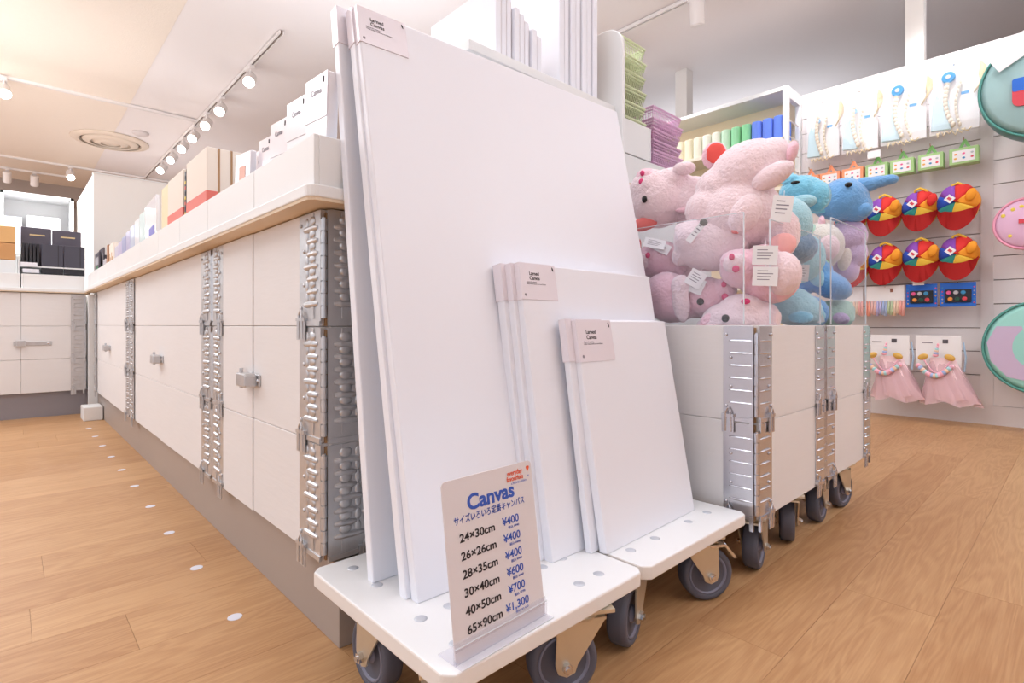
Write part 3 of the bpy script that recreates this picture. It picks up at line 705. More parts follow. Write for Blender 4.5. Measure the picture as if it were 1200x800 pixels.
plush('plush_elephant', (1.60, .535, .885), 'light blue plush elephant head on top beside the pink pigs, curled trunk', 'plush toy',
    [((0, 0, 0), (24, 24, 20)), ((14, -4, -6), (16, 18, 18))], blueA,
    [('eye', (-6, -21, 8), (5, 2.5, 2.2)), ('ear', [((18, -12, -10), (10, 8, 16), 12)], blueA), ('trunk', [((-16, -4, 22), (8, 8, 12)), ((-10, -10, 12), (10, 9, 9))], blueA), ('foot', [((2, -20, -14), (14, 8, 8))], blueC)], RB, .0024)
plush('plush_cat', (1.90, .66, .985), 'grey triangular ear of a plush cat above the light blue elephant', 'plush toy',
    [((0, 0, -28), (20, 20, 16))], cream, [('ear', [((2, -2, -4), (9, 6, 16), 10), ((0, -2, -12), (13, 7, 9))], greyF)], RB, .0026)
plush('plush_bird', (1.61, .545, .708), 'pale blue round plush toy in the middle behind the screen, peach cheek', 'plush toy',
    [((0, 0, 0), (30, 28, 32)), ((-14, 0, -20), (20, 22, 20))], blueC,
    [('face', [((-8, -14, 22), (18, 14, 18))], cream), ('eye', (-2, -29, 22), (3, 2, 3)), ('crest', [((6, -20, 30), (6, 5, 8))], blueA), ('tag', (4, -32, -22), 14, 20, 5)], RB, .0022)
plush('plush_rabbit', (1.57, .55, .572), 'pale teal plush toy low in the nearer crate by the screen', 'plush toy',
    [((0, 0, 0), (26, 26, 24)), ((14, 0, -6), (20, 22, 20))], blueC, [('foot', [((10, -20, -14), (14, 10, 8))], blueA)], RB, .0022)
plush('plush_elephant', (1.90, .515, .905), 'cornflower blue plush elephant on the farther crate, trunk raised to the right', 'plush toy',
    [((0, 0, 2), (27, 26, 26)), ((-12, 0, -2), (20, 20, 18)), ((12, 0, -8), (18, 20, 18))], blueB,
    [('eye', (4, -26, 14), (4.2, 2.4, 3)), ('trunk', [((22, -2, 17), (15, 10, 9)), ((34, -2, 19), (14, 8, 7)), ((45, -2, 20), (10, 7, 6))], blueB), ('foot', [((20, -12, -14), (9, 9, 9))], blueB), ('ear', [((-30, -10, 0), (16, 5, 8), 14), ((-28, -12, -8), (14, 5, 6), 10)], blueA)], RB, .0026)
plush('plush_unicorn', (1.83, .56, .765), 'cream and mint plush unicorn under the blue elephant behind the acrylic', 'plush toy',
    [((0, 0, 0), (26, 24, 28)), ((-14, 0, 10), (18, 18, 16))], cream, [('mane', [((-14, -8, 14), (14, 14, 14)), ((-4, -16, -24), (14, 10, 10))], mintF), ('cheek', [((6, -16, -4), (14, 10, 16))], pinkB), ('horn', [((2, -8, 26), (4, 4, 9))], pinkA)], RB, .0026)
plush('plush_unicorn', (1.93, .51, .80), 'lilac plush toy at the right of the farther crate, dangling leg', 'plush toy',
    [((0, 0, 0), (20, 20, 20)), ((6, 0, -20), (14, 14, 18)), ((-2, 0, -40), (14, 14, 16))], lilac, [('leg', [((-4, -14, -28), (7, 6, 14), 10)], cream)], RB, .0027)
plush('plush_whale', (1.80, .56, .665), 'mid blue plush toy sloping down to the right in the farther crate', 'plush toy',
    [((-8, 0, 6), (26, 24, 24)), ((12, 0, -8), (28, 22, 16), 30), ((-18, 0, -8), (14, 18, 20))], blueB, [('flipper', [((-2, -20, 4), (9, 6, 18), -20)], blueC)], RB, .0025)
plush('plush_whale', (1.72, .56, .556), 'mid blue plush toy at the bottom of the farther crate, left side', 'plush toy',
    [((0, 0, 0), (24, 24, 22))], blueB, [('tag', (12, -24, -2), 9, 20, -12), ('flipper', [((10, -18, -6), (9, 6, 12), 20)], blueC)], RB, .0024)
plush('plush_rabbit', (1.86, .53, .552), 'very pale mint and lilac plush toy at the bottom right of the farther crate', 'plush toy',
    [((0, 0, 0), (22, 22, 18)), ((8, 0, 4), (14, 14, 14))], mintF, [('arm', [((6, -18, -4), (10, 6, 7), 20)], lilac)], RB, .0026)

# ================================================================ RISER AT THE END OF THE COUNTER
rs = empty('display_riser', (.752, .94, .7355), 'tall white display riser behind the large canvases, rounded end panel', 'display stand')
obj('body', bx(.05, .54, .03, .60, 0, .40), white_m, rs)
obj('shelf', bx(.0, .545, 0, .60, .402, .425), white_m, rs, bevel=.002)
pts = [(0, 0), (.46, 0), (.46, .66)] + [(.06 + .0 - .06*sin(R(a)), .60 + .06*cos(R(a))) for a in (0, 22, 45, 68, 90)]
obj('end_panel', prism(nb(), pts, .014, Matrix.Translation((.546, -.025, 0)) @ Matrix(((0,0,1,0),(1,0,0,0),(0,1,0,0),(0,0,0,1)))), white_m, rs, bevel=.003)
rb = empty('display_riser', (1.318, .955, .725), 'lower white display riser under the coloured baskets, behind the pigs', 'display stand')
obj('body', bx(0, .60, .03, .40, 0, .23), white_m, rb)
obj('ledge', bx(-.003, .61, .0, .42, .232, .318), white_m, rb, bevel=.002)
obj('underside', bx(-.002, .609, .001, .42, .226, .233), MATS['plywood_under'], rb)
obj('lower_panel', bx(-.30, .56, -.02, .02, -.595, .20), white_m, rb)
bin_('display_bin', 1.322, 1.508, .953, 1.21, 1.0445, .105, 'white display bin in front of the pale green basket stack', 'bins on the riser')
for i in range(8):
    z1 = (1.336, 1.322, 1.318, 1.302, 1.296, 1.286, 1.272, 1.262)[i]
    e = empty('small_canvas', (.845 + i*.0205, .955 + (i % 3)*.004, 1.1505), '%s small white canvas standing on edge in the left row on the tall riser' % ['first', 'second', 'third', 'fourth', 'fifth', 'sixth', 'seventh', 'eighth'][i].capitalize(), 'canvas', 'left row of canvases on the riser')
    obj('stretched_canvas', bx(0, .017, 0, .27, 0, z1 - 1.1505), canvas_m, e, bevel=.003)
    obj('back_frame', bx(.017, .0195, .004, .266, .003, z1 - 1.155), mat('pale_wood', (226, 206, 196), .6), e)
for i in range(7):
    e = empty('tall_canvas', (1.070 + i*.0240, .955 + (i % 2)*.004, 1.1505), '%s tall white canvas standing on edge in the right row, beside the end panel' % ['first', 'second', 'third', 'fourth', 'fifth', 'sixth', 'seventh'][i].capitalize(), 'canvas', 'right row of canvases on the riser')
    obj('stretched_canvas', bx(0, .020, 0, .34, 0, .40 - i*.004), canvas_m, e, bevel=.003)
    obj('back_frame', bx(.020, .0225, .004, .33, .003, .39 - i*.004), MATS['pale_wood'], e)
# baskets
def basket(name, x, y, z, w, d, h, m, label, group, rz=0):
    e = empty(name, (x, y, z), label, 'basket', group, rz)
    tp = .012; bm = nb()
    def ring(zz, ins, r):
        p = [(ins, ins, zz), (w-ins, ins, zz), (w-ins, d-ins, zz), (ins, d-ins, zz)]
        tube(bm, p, r, n=6, closed=True)
    ring(h, 0, .0042); ring(h - .010, .002, .003)
    obj('rim', bm, m, e)
    bm = nb()
    n = int(w / .0085)
    for k in range(n + 1):
        t = k / n
        for yy, s in ((0, 1), (d, -1)):
            cyl(bm, (t*w, yy, h), (tp + t*(w-2*tp), yy + s*tp, .004), .0013, n=4, caps=False)
    n2 = int(d / .0085)
    for k in range(n2 + 1):
        t = k / n2
        for xx, s in ((0, 1), (w, -1)):
            cyl(bm, (xx, t*d, h), (xx + s*tp, tp + t*(d-2*tp), .004), .0013, n=4, caps=False)
    for zz in (.35, .68): tube(bm, [(tp*(1-zz), tp*(1-zz), h*zz), (w-tp*(1-zz), tp*(1-zz), h*zz), (w-tp*(1-zz), d-tp*(1-zz), h*zz), (tp*(1-zz), d-tp*(1-zz), h*zz)], .0014, n=4, closed=True)
    box(bm, tp, w-tp, tp, d-tp, .002, .004)
    obj('slats', bm, m, e)
    return e
lime = mat('pale_lime_plastic', (240, 250, 206), .3, trans=.3); pinkp = mat('orchid_plastic', (252, 208, 240), .3, trans=.3)
on = ['Lowest', 'Second', 'Third', 'Fourth', 'Fifth', 'Sixth', 'Topmost']
for i in range(7):
    basket('plastic_basket', 1.336 + (i % 2)*.006, .968, 1.056 + i*.048, .158, .22, .06, lime, '%s pale lime slotted basket in the green stack' % on[i], 'lime baskets', 0)
for i in range(5):
    basket('plastic_basket', 1.555 + (i % 2)*.008, .975 + (i % 2)*.004, 1.045 + i*.036, .175, .16, .055, pinkp, '%s orchid pink slotted basket in the pink stack' % (on[i] if i < 4 else on[6]), 'orchid baskets', R(-2 + 2*(i % 3)))

# ================================================================ GOODS IN THE LONG COUNTER BINS
pw_m = mat('white_pack', (244, 242, 247), .25, coat=.3, bump=.15, bscale=12)
crm = mat('cream_pad_cover', (240, 228, 214), .6); redp = mat('coral_print', (232, 122, 108), .6); blk = mat('black_cover', (52, 48, 54), .5)
def pack(name, x, y, ly, h, tx, label, m, group, lean=0, extra=None, z=.7415, cat='pad'):
    e = empty(name, (x, y, z), label, cat, group)
    e.rotation_euler = (R(lean), 0, 0)
    obj('cover', bx(0, tx, 0, ly, 0, h), m, e, bevel=.0012, seg=1)
    if extra: extra(e, tx, ly, h)
    return e
def hook_label(e, tx, ly, h):
    s = obj('header_label', bx(-.0012, .0, 0, ly, h*.62, h + .001), label_m, e)
    text('Canvas', .014, (-.0018, ly*.72, h*.84), FACE_NEG_X, grey_ink_m, s)
    obj('print_mark', bx(-.002, -.0012, .012, .016, h*.92, h*.97), ink_m, s)
for i, (y, l, h) in enumerate(((.835, .085, .184), (.925, .09, .176), (1.02, .09, .165), (1.115, .075, .155))):
    pack('canvas_pack', .372 + .004*i, y, l, h, .018, '%s white plastic-wrapped canvas leaning in the nearest bin' % ['Frontmost', 'Second', 'Third', 'Rearmost'][i], pw_m, 'wrapped canvases in the nearest bin', extra=hook_label, lean=4, cat='canvas')
def pinkcard(e, tx, ly, h):
    obj('print', bx(-.001, 0, ly*.3, ly*.7, h*.25, h*.8), mat('peach_print', (240, 186, 168), .6), e)
pack('canvas_pack', .37, 1.205, .10, .145, .012, 'white wrapped pack with a peach printed strip at the start of the second bin', pw_m, None, extra=pinkcard, lean=6, cat='pad')
for i in range(3):
    pack('canvas_board', .44 + .028*i, 1.27, .12, .195 + .004*i, .022, '%s white canvas board with small printed title in the second bin' % ['front', 'middle', 'back'][i], pw_m, 'canvas boards in the second bin', extra=hook_label, cat='pad')
def padx(e, tx, ly, h):
    obj('printed_band', bx(-.0008, tx + .0008, -.0008, ly, -.0 + .004, h*.50), redp, e)
    obj('tape_spine', bx(tx - .001, tx + .0035, -.0012, ly, .004, h), blk if tx < .02 else MATS['raw_wood'], e)
for i in range(5):
    pack('sketch_pad', .352 + .0285*i, 1.455, .20, .212, .026, '%s thick cream sketch pad with coral lower band in the third bin' % ['Foremost', 'Second', 'Third', 'Fourth', 'Innermost'][i], crm, 'thick sketch pads', extra=padx)
def dots(e, tx, ly, h):
    for k in range(12):
        obj('spine_dot', bx(-.001, 0, .002, .012, .02 + k*.014, .028 + k*.014), [redp, MATS['yellow_dot'], blk][k % 3], e)
mat('yellow_dot', (240, 214, 80), .5)
pack('colour_sample_book', .352, 1.66, .016, .195, .01, 'narrow black book with coloured dots down its spine', blk, None, extra=dots)
for i in range(4):
    pack('thin_pad', .352 + .012*i, 1.695, .19, .208, .009, '%s thin cream pad with coral base in the fourth bin' % ['outer', 'second', 'third', 'inner'][i], crm, 'thin cream pads', extra=padx)
pack('cream_board', .36, 1.90, .12, .212, .02, 'pale cream board standing between the thin pads and the blue card', mat('yellow_card', (240, 226, 186), .6), None)
def bluecard(e, tx, ly, h):
    obj('print', bx(-.001, 0, ly*.15, ly*.6, h*.05, h*.55), mat('violet_print', (120, 120, 205), .5), e)
    obj('print', bx(-.001, 0, ly*.62, ly*.9, h*.05, h*.35), MATS['peach_print'], e)
pack('art_pack', .352, 2.05, .20, .205, .01, 'glossy white pack printed with violet and peach shapes', pw_m, None, extra=bluecard, lean=-4)
cols = [('pale mint', (214, 232, 232)), ('white', (240, 240, 244)), ('pale blue', (206, 216, 238)), ('lavender', (196, 192, 226)), ('periwinkle', (180, 186, 224)), ('pale lilac', (216, 208, 236)), ('white and lilac', (232, 228, 244))]
for i, (cn, cc) in enumerate(cols):
    pack('file_folder', .36, 2.32 + i*.105, .095, .19 - .009*i, .03, '%s folder standing in the row between the pads and the brown boxes' % cn, mat('folder_%d' % i, cc, .35, coat=.2), 'pastel folders')
def patt(e, tx, ly, h):
    for k in range(6):
        obj('print', bx(-.001, 0, ly*(.1 + .14*k), ly*(.2 + .14*k), h*(.2 + .1*(k % 3)), h*(.5 + .12*(k % 3))), mat('tan_print', (206, 164, 124), .6), e)
pack('patterned_pack', .36, 3.08, .15, .165, .03, 'cream pack with tan floral print toward the far end of the counter', crm, None, extra=patt)
pack('kraft_roll', .36, 3.28, .04, .175, .03, 'narrow brown packet with dark top near the far end', mat('kraft', (176, 128, 96), .6), None)
pack('white_figurine_box', .355, 3.33, .08, .11, .03, 'small white box beside the dark magazines at the far end', pw_m, None, cat='box')
pack('spray_can', .36, 3.44, .03, .14, .03, 'small black bottle shape next to the dark magazines', blk, None, cat='bottle')
def mag(e, tx, ly, h):
    obj('print', bx(-.001, 0, ly*.1, ly*.85, h*.6, h*.85), MATS['pale_grey'], e)
    obj('print', bx(-.001, 0, ly*.3, ly*.42, h*.25, h*.55), mat('green_print', (90, 200, 120), .5), e)
mat('pale_grey', (180, 178, 184), .5)
for i in range(2):
    pack('magazine', .35 + i*.014, 3.53 - i*.03, .17, .165 + .02*i, .008, '%s dark grey magazine with green mark at the far end of the long counter' % ['front', 'rear'][i], mat('dark_cover', (92, 88, 96), .4), 'dark magazines', extra=mag)

# ================================================================ FAR COUNTER GOODS
kr = mat('kraft_box', (226, 178, 118), .6)
for k in range(2):
    e = empty('kraft_box', (-.30, 4.10, .885 + k*.095), '%s kraft cardboard box at the left edge above the far counter' % ('lower', 'upper')[k], 'box', 'kraft boxes')
    obj('box_body', bx(0, .335, 0, .22, 0, .092), mat('kraft_dark', (206, 152, 98), .6) if k == 0 else kr, e, bevel=.003)
e = empty('white_drawer_box', (-.30, 4.10, .807), 'pale box under the two kraft boxes at the left edge', 'box'); obj('box_body', bx(0, .335, 0, .22, 0, .077), white_m, e, bevel=.003)
e = empty('notebook_rack', (.05, 4.08, .807), 'white rack holding the dark notebooks on the far counter', 'rack')
obj('side_panel', bx(-.006, 0, 0, .25, 0, .10), white_m, e); obj('side_panel', bx(.285, .291, 0, .25, 0, .10), white_m, e)
obj('shelf', bx(0, .285, 0, .25, .042, .05), white_m, e); obj('back_panel', bx(0, .285, .25, .256, 0, .10), white_m, e)
nbm = mat('charcoal_notebook', (92, 86, 98), .45); nbd = mat('black_notebook', (46, 44, 50), .45); gold = mat('gold_band', (226, 200, 150), .3)
for i in range(2):
    e = empty('notebook', (.057 + i*.138, 4.19, .858), '%s tall charcoal notebook with a gold band at the back of the rack' % ('left', 'right')[i], 'notebook', 'charcoal notebooks')
    obj('cover', bx(0, .134, 0, .03, 0, .232 - .004*i), nbm, e, bevel=.004); obj('gold_band', bx(.038, .105, -.001, 0, .184, .192), gold, e)
for i in range(5):
    e = empty('notebook', (.06 + i*.016, 4.10, .858), '%s black notebook standing spine out at the left of the rack' % ['first', 'second', 'third', 'fourth', 'fifth'][i].capitalize(), 'notebook', 'spine-out notebooks')
    obj('cover', bx(0, .011, 0, .08, 0, .128), nbd, e, bevel=.001, seg=1)
for j, zz in enumerate((.858, .816)):
    for i in range(2):
        e = empty('notebook', (.143 + i*.10, 4.09, zz), '%s black notebook with elastic band facing front on the %s tier of the rack' % (('left', 'right')[i], ('upper', 'lower')[j]), 'notebook', 'face-out notebooks')
        obj('cover', bx(0, .096, 0, .03, 0, .128 if j == 0 else .038), nbd if j else mat('slate_notebook', (74, 72, 84), .4), e, bevel=.002)
        obj('elastic_band', bx(.072, .076, -.001, 0, 0, .127 if j == 0 else .037), blk, e)
for i, zz in enumerate((.857, .82)):
    t = props(obj('price_card', bx(.055 + i*.008, .125 + i*.008, 4.070, 4.072, zz - .004, zz + .018), mat('tag_white', (244, 242, 248), .4)), 'small white shelf card %s the spine-out notebooks' % ('just below', 'on the lower tier below')[i], 'price card')
# bright shelving at the far end
e = empty('back_shelving', (-2.4, 5.42, 0), 'bright white shelving unit behind the far counter at left', 'shelf')
obj('back_panel', bx(0, 2.78, .26, .29, 0, 1.52), white_m, e)
for z in (.7, 1.05, 1.49): obj('shelf', bx(0, 2.78, 0, .30, z, z + .02), white_m, e)
for x in (0, .9, 1.8, 2.36, 2.76): obj('upright', bx(x, x + .02, 0, .30, 0, 1.51), white_m, e)
for i in range(4):
    props(obj('shelf_box', bx(-.55 + i*.22, -.36 + i*.22, 5.46, 5.66, 1.0715, 1.33 + .02*(i % 2)), mat('pastel_box_%d' % i, [(216, 238, 230), (236, 240, 222), (228, 232, 246), (244, 244, 248)][i], .5), bevel=.004), '%s pastel box on the bright shelving behind the far counter' % ['leftmost mint', 'second, cream', 'third, pale blue', 'rightmost white'][i], 'box', 'pastel boxes on the shelving')
l = area('shelf_fill_light', (-.4, 5.15, 1.9), 1.6, .3, 26, (1, 1, 1), (R(50), 0, 0))  # area light added in front to make the white shelving bright

# ================================================================ FLOOR STICKERS
for i in range(10):
    y = 1.037 + .2665 * i
    props(obj('floor_dot', lathe(nb(), [(.0001, .0006), (.0118, .0006), (.0122, 0)], n=28), mat('dot_white', (226, 228, 240), .5), loc=((.296 if i < 3 else .300), y, .0001)), 'white round floor sticker, %s of the row leading from the camera to the corner post' % ['nearest', 'second', 'third', 'fourth', 'fifth', 'sixth', 'seventh', 'eighth', 'ninth', 'last'][i], 'floor sticker', 'floor stickers')
# ================================================================ SHELF UNIT AND SLATWALL GOODS
su = empty('shelf_unit', (3.5, 1.25, 0), 'tall white shelving unit holding rolled towels, against the slatted wall', 'shelf')
obj('top_board', bx(0, .25, 0, 2.2, 1.975, 2.0), white_m, su, bevel=.002)
bkm = mat('warm_backing', (246, 224, 190), .6)
obj('back_panel', bx(.235, .248, .03, 2.2, 0, 1.975), bkm, su)
for z in (1.665, 1.36, 1.05, .75, .4, .1): obj('shelf', bx(.0, .235, .02, 2.2, z, z + .022), mat('shelf_board', (244, 234, 214), .5), su, bevel=.0015, seg=1)
for x in (0, .21): obj('post', bx(x, x + .035, 0, .03, 0, 1.975), white_m, su, bevel=.002)
obj('post', bx(0, .03, 2.17, 2.2, 0, 1.975), white_m, su)
obj('side_rail', bx(.035, .21, 0, .03, 1.93, 1.975), white_m, su)
for z in (1.80, 1.70, 1.60, 1.50): obj('wire', cyl(nb(), (.03, .012, z), (.22, .012, z), .004, n=8), lampw_m, su)
tw = [('cobalt blue', (110, 142, 236)), ('cobalt blue', (110, 142, 236)), ('cobalt blue', (114, 146, 238)), ('fresh green', (150, 226, 170)), ('fresh green', (160, 228, 178)), ('pale green', (206, 240, 210)), ('ivory', (248, 248, 232)), ('ivory', (248, 246, 228)), ('ivory', (250, 246, 226)), ('cream', (250, 242, 214)), ('cream', (250, 240, 208)), ('cream', (250, 238, 204)), ('butter yellow', (250, 234, 190))]
pos = ['nearest the post', 'second from the post', 'third from the post', 'fourth from the post', 'fifth from the post', 'sixth from the post', 'seventh from the post', 'eighth from the post', 'ninth from the post', 'tenth from the post', 'eleventh from the post', 'twelfth from the post', 'last before the baskets']
for i, (cn, cc) in enumerate(tw):
    y = 1.288 + i*.068
    bm = prism(nb(), rounded(.17, .062, .028, 6), .150, Matrix.Translation((0, 0, 0)))
    e = empty('rolled_towel', (3.52, y, 1.688), '%s folded towel on the top shelf, %s' % (cn, pos[i]), 'towel', 'towels on the top shelf')
    obj('towel_fold', bm, mat('towel_%s_%d' % (cn.replace(' ', '_'), cc[0]), cc, .95, bump=.5, bscale=200), e, bevel=.008)
    if i < 3: obj('band', bx(.06, .10, -.0015, .0635, .0, .151), mat('towel_band', (60, 96, 206), .8), e)
for i in range(9):
    e = empty('storage_jar', (3.56, 1.45 + i*.10, 1.383), 'pale yellow lidded jar on the second shelf, %s' % pos[i], 'jar', 'jars on the second shelf')
    obj('jar_body', lathe(nb(), [(.034, 0), (.036, .005), (.036, .12), (.030, .13)], n=24), mat('jar_yellow', (244, 236, 186), .4), e, smooth=True)
    obj('lid', lathe(nb(), [(.033, .13), (.033, .15), (.030, .152)], n=24), white_m, e)
hookm = chrome_m
def hook(e, y, z, x0=.05): obj('hook', tube(nb(), [(.15 - .0, y, z), (x0 - .04, y, z), (x0 - .05, y, z + .012)], .003, n=8), hookm, e)
paleb = mat('pale_blue_satin', (206, 232, 238), .35, sheen=.3); straw = mat('straw_hair', (236, 216, 176), .7, bump=.8, bscale=120, stretch=(1, 1, .2)); braidm = mat('ivory_braid', (240, 228, 206), .7, bump=.5, bscale=90); bluecard_m = mat('bright_blue_disc', (76, 166, 226), .4)
bcard = mat('costume_card', (246, 242, 240), .5)
for i, (ya, yb, z0, z1) in enumerate(((.365, .568, 1.53, 1.885), (.582, .79, 1.53, 1.885), (.803, .985, 1.53, 1.88), (.998, 1.175, 1.53, 1.875))):
    w = yb - ya; h = z1 - z0
    lab = ['rightmost white costume pack with a blue disc and long ivory braid, above the green boxes', 'second costume pack from the right, blue disc above a thin braid', 'third costume pack from the right, straw hair at its right edge', 'leftmost costume pack, beside the shelving unit, above the orange boxes'][i]
    e = empty('costume_pack', (3.60, ya, z0), lab, 'costume', 'costume packs on the wall')
    hook(e, w/2, h - .015)
    obj('card', bx(.004, .010, 0, w, 0, h), bcard, e, bevel=.002)
    # folded dress
    pts = [(w*.55, h*.04), (w*.97, h*.06), (w*.93, h*.45), (w*.84, h*.60), (w*.80, h*.52), (w*.70, h*.60), (w*.60, h*.45)]
    obj('dress', prism(nb(), pts, .012, Matrix(((0,0,-1,.004),(1,0,0,0),(0,1,0,0),(0,0,0,1)))), paleb, e, bevel=.004)
    k = 11; bm = nb()
    for q in range(k):
        t = q/(k-1); yy = w*(.62 - .12*t + .10*sin(t*3)); zz = h*(.72 - .62*t)
        ell(bm, (-.012, yy, zz), (.010, .011, .016), tilt=.0, sub=2)
        ell(bm, (-.012, yy - w*.26 + w*.12*t*(1 if i % 2 == 0 else .6), zz - h*.02), (.007, .007, .014), sub=2)
    obj('braid', bm, braidm, e, smooth=True)
    if i < 2: obj('disc', lathe(nb(), [(.0005, -.022), (.026, -.022), (.029, -.018), (.029, -.010)], (0, w*.60, h*.80), 'X', 24), bluecard_m, e, smooth=False); obj('disc_center', ell(nb(), (-.023, w*.60, h*.80), (.004, .011, .011), sub=2), tagp_m, e)
    else: obj('disc', lathe(nb(), [(.0005, -.016), (.014, -.016), (.015, -.010)], (0, w*.62, h*.66), 'X', 20), mat('faded_blue', (150, 196, 230), .5), e)
    bm = nb()
    for q in range(9):
        tube(bm, [(-.006, w*.10 - .002*q, h*(.50 + .01*q)), (-.014 + .002*q, -w*(.02 + .012*q), h*(.60 + .015*q)), (-.01, -w*(.04 + .010*q), h*(.68 + .02*q)), (-.004, -w*(.0 + .004*q), h*(.74 + .022*q))], .004, n=6)
    obj('straw_hair', bm, straw, e, smooth=True)
    bm = nb()
    for q in range(6): tube(bm, [(-.006, w*(.15 + .13*q), h*.02), (-.014, w*(.22 + .12*q), -.012 - .006*(q % 3)), (-.006, w*(.34 + .1*q), h*.015)], .003, n=6)
    obj('loose_strands', bm, straw, e, smooth=True)
    obj('snowflake_mark', bx(.002, .0035, w*.20, w*.36, h*.52, h*.56), bluecard_m, e)
    obj('clear_bag', bx(-.026, .012, -.002, w + .002, -.004, h + .004), film_m, e)
green = mat('green_box_card', (170, 208, 138), .5); greend = mat('green_box_inner', (120, 176, 96), .5); orng = mat('orange_box_card', (246, 158, 112), .5)
dots3 = [mat('dot_red', (222, 70, 84), .4), mat('dot_blue', (64, 150, 200), .4), mat('dot_amber', (236, 180, 70), .4), mat('dot_grey', (190, 190, 196), .4), mat('dot_pink', (232, 90, 150), .4), mat('dot_orange', (240, 150, 60), .4)]
for i, (yc, m, cn) in enumerate(((.425, green, 'rightmost green'), (.562, green, 'second green from the right'), (.688, green, 'third green from the right'), (.806, green, 'leftmost green'), (.925, orng, 'rightmost orange'), (1.044, orng, 'middle orange'), (1.155, orng, 'leftmost orange'))):
    w = .118 if i == 0 else .108
    e = empty('gift_box', (3.585, yc - w/2, 1.352), '%s handled gift box with a window, hanging under the costume packs' % cn, 'box', 'handled gift boxes on the wall')
    obj('box_body', bx(0, .06, 0, w, 0, .083), m, e, bevel=.002)
    obj('window', bx(-.001, .0, .014, w - .014, .012, .070), tagp_m, e)
    bm = nb(); 
    for q in range(6): obj('printed_dot', ell(nb(), (-.0015, .026 + (q % 3)*(w - .052)/2, .030 if q < 3 else .052), (.001, .0065, .005), sub=2), dots3[q], e)
    bm = nb(); M = Matrix(((0,0,1,.02),(1,0,0,w/2),(0,1,0,.083),(0,0,0,1)))
    prism(bm, [(-.028, 0), (-.014, 0), (.002, .030), (.006, .046), (-.006, .046)], .003, M); prism(bm, [(.028, 0), (.014, 0), (-.002, .030), (-.006, .046), (.006, .046)], .003, Matrix.Translation((.012, 0, 0)) @ M)
    obj('handle', bm, m if m is orng else greend, e); hook(e, w/2, .122, .04)
redc = mat('hat_red', (206, 34, 30), .75); hatm = [mat('hat_purple', (140, 74, 180), .75), mat('hat_blue', (40, 84, 196), .75), mat('hat_teal', (48, 148, 140), .75), mat('hat_yellow', (244, 200, 70), .75), mat('hat_orange', (246, 160, 40), .75), mat('hat_red_panel', (224, 46, 40), .75)]
# wedges by angle seen from the aisle (0 = right, anticlockwise)
wed = [(-20, 40, 4), (40, 95, 5), (95, 150, 0), (150, 195, 1), (195, 250, 2), (250, 340, 3)]
def hat(y, z, lab, s=1.0):
    e = empty('patchwork_cap', (3.60, y, z), lab, 'hat', 'patchwork caps on the wall')
    n = 7
    for a0, a1, mi in wed:
        bm = nb(); k = max(3, int((a1 - a0)/12)); grid = []
        for i in range(n + 1):
            ph = i/n*pi/2; row = []
            for j in range(k + 1):
                a = R(a0 + (a1-a0)*j/k); puff = 1 + .06*sin(pi*j/k)*sin(ph)
                rr = .080*s*sin(ph)*puff
                # aisle is -x; picture right is -y
                row.append(bm.verts.new((-.075*s*cos(ph) + .02, -rr*cos(a), rr*sin(a)*1.18)))
            grid.append(row)
        for i in range(n):
            for j in range(k):
                vs = [grid[i][j], grid[i][j+1], grid[i+1][j+1], grid[i+1][j]]
                bm.faces.new(vs)
        bmesh.ops.remove_doubles(bm, verts=bm.verts, dist=.0001)
        bmesh.ops.solidify(bm, geom=bm.faces[:], thickness=.003)
        obj('cap_panel', bm, hatm[mi], e, smooth=True)
    bm = nb(); A = []; B = []
    for j in range(17):
        a = R(188 + 164*j/16); t = sin(pi*j/16)
        A.append(((-.03)*t*s, -.078*s*cos(a), .078*s*sin(a))); B.append((-.055*s*t - .004, -.084*s*cos(a)*(1.0), .086*s*sin(a) - .048*s*t))
    C = [(-.085*s*sin(pi*j/16)*.6 - .004, A[j][1]*.9, A[j][2]*.58) for j in range(17)]
    va = [bm.verts.new(v) for v in C]; vb = [bm.verts.new(v) for v in B]
    for j in range(16): bm.faces.new((va[j], va[j+1], vb[j+1], vb[j]))
    bmesh.ops.solidify(bm, geom=bm.faces[:], thickness=.004)
    obj('brim', bm, redc, e, smooth=True)
    obj('strap', tube(nb(), [(.0, .022, .072), (-.012, .018, .098), (-.014, -.004, .106), (-.006, -.028, .092), (.0, -.036, .070)], .0065, n=8), hatm[3], e, smooth=True)
    obj('knot', ell(nb(), (-.062*s, .012, .012), (.008, .030, .006), tilt=.0, rot=Matrix.Rotation(R(28), 4, 'X'), sub=2), redc, e, smooth=True)
    obj('propeller_tie', ell(nb(), (-.052*s, -.060, .030), (.012, .022, .034), rot=Matrix.Rotation(R(18), 4, 'X'), sub=2), hatm[4 if s > .99 else 5], e, smooth=True)
    t = obj('hang_tag', bx(-.0008, .0008, -.017, .017, -.017, .017), tagp_m, e, (-.072*s, .022, .018), (R(42), 0, R(8)))
    obj('print', bx(-.0016, -.0008, -.008, .010, -.006, .006), dots3[0], t)
    hook(e, 0, .075, .03)
for (y, z, l, s) in ((.452, 1.150, 'rightmost cap of the upper row, largest-looking, red orange and yellow panels', 1.07), (.610, 1.152, 'middle patchwork cap of the upper row over the blue paint sets', .98), (.772, 1.146, 'left visible patchwork cap of the upper row, beside the blue elephant', 1.0), (.940, 1.148, 'patchwork cap of the upper row mostly hidden behind the plush toys', 1.0),
                     (.450, .884, 'rightmost patchwork cap of the lower row', 1.0), (.606, .882, 'middle patchwork cap of the lower row', 1.0), (.768, .876, 'left visible patchwork cap of the lower row', 1.0), (.925, .870, 'patchwork cap of the lower row seen through the acrylic screen', 1.0)): hat(y, z, l, s)
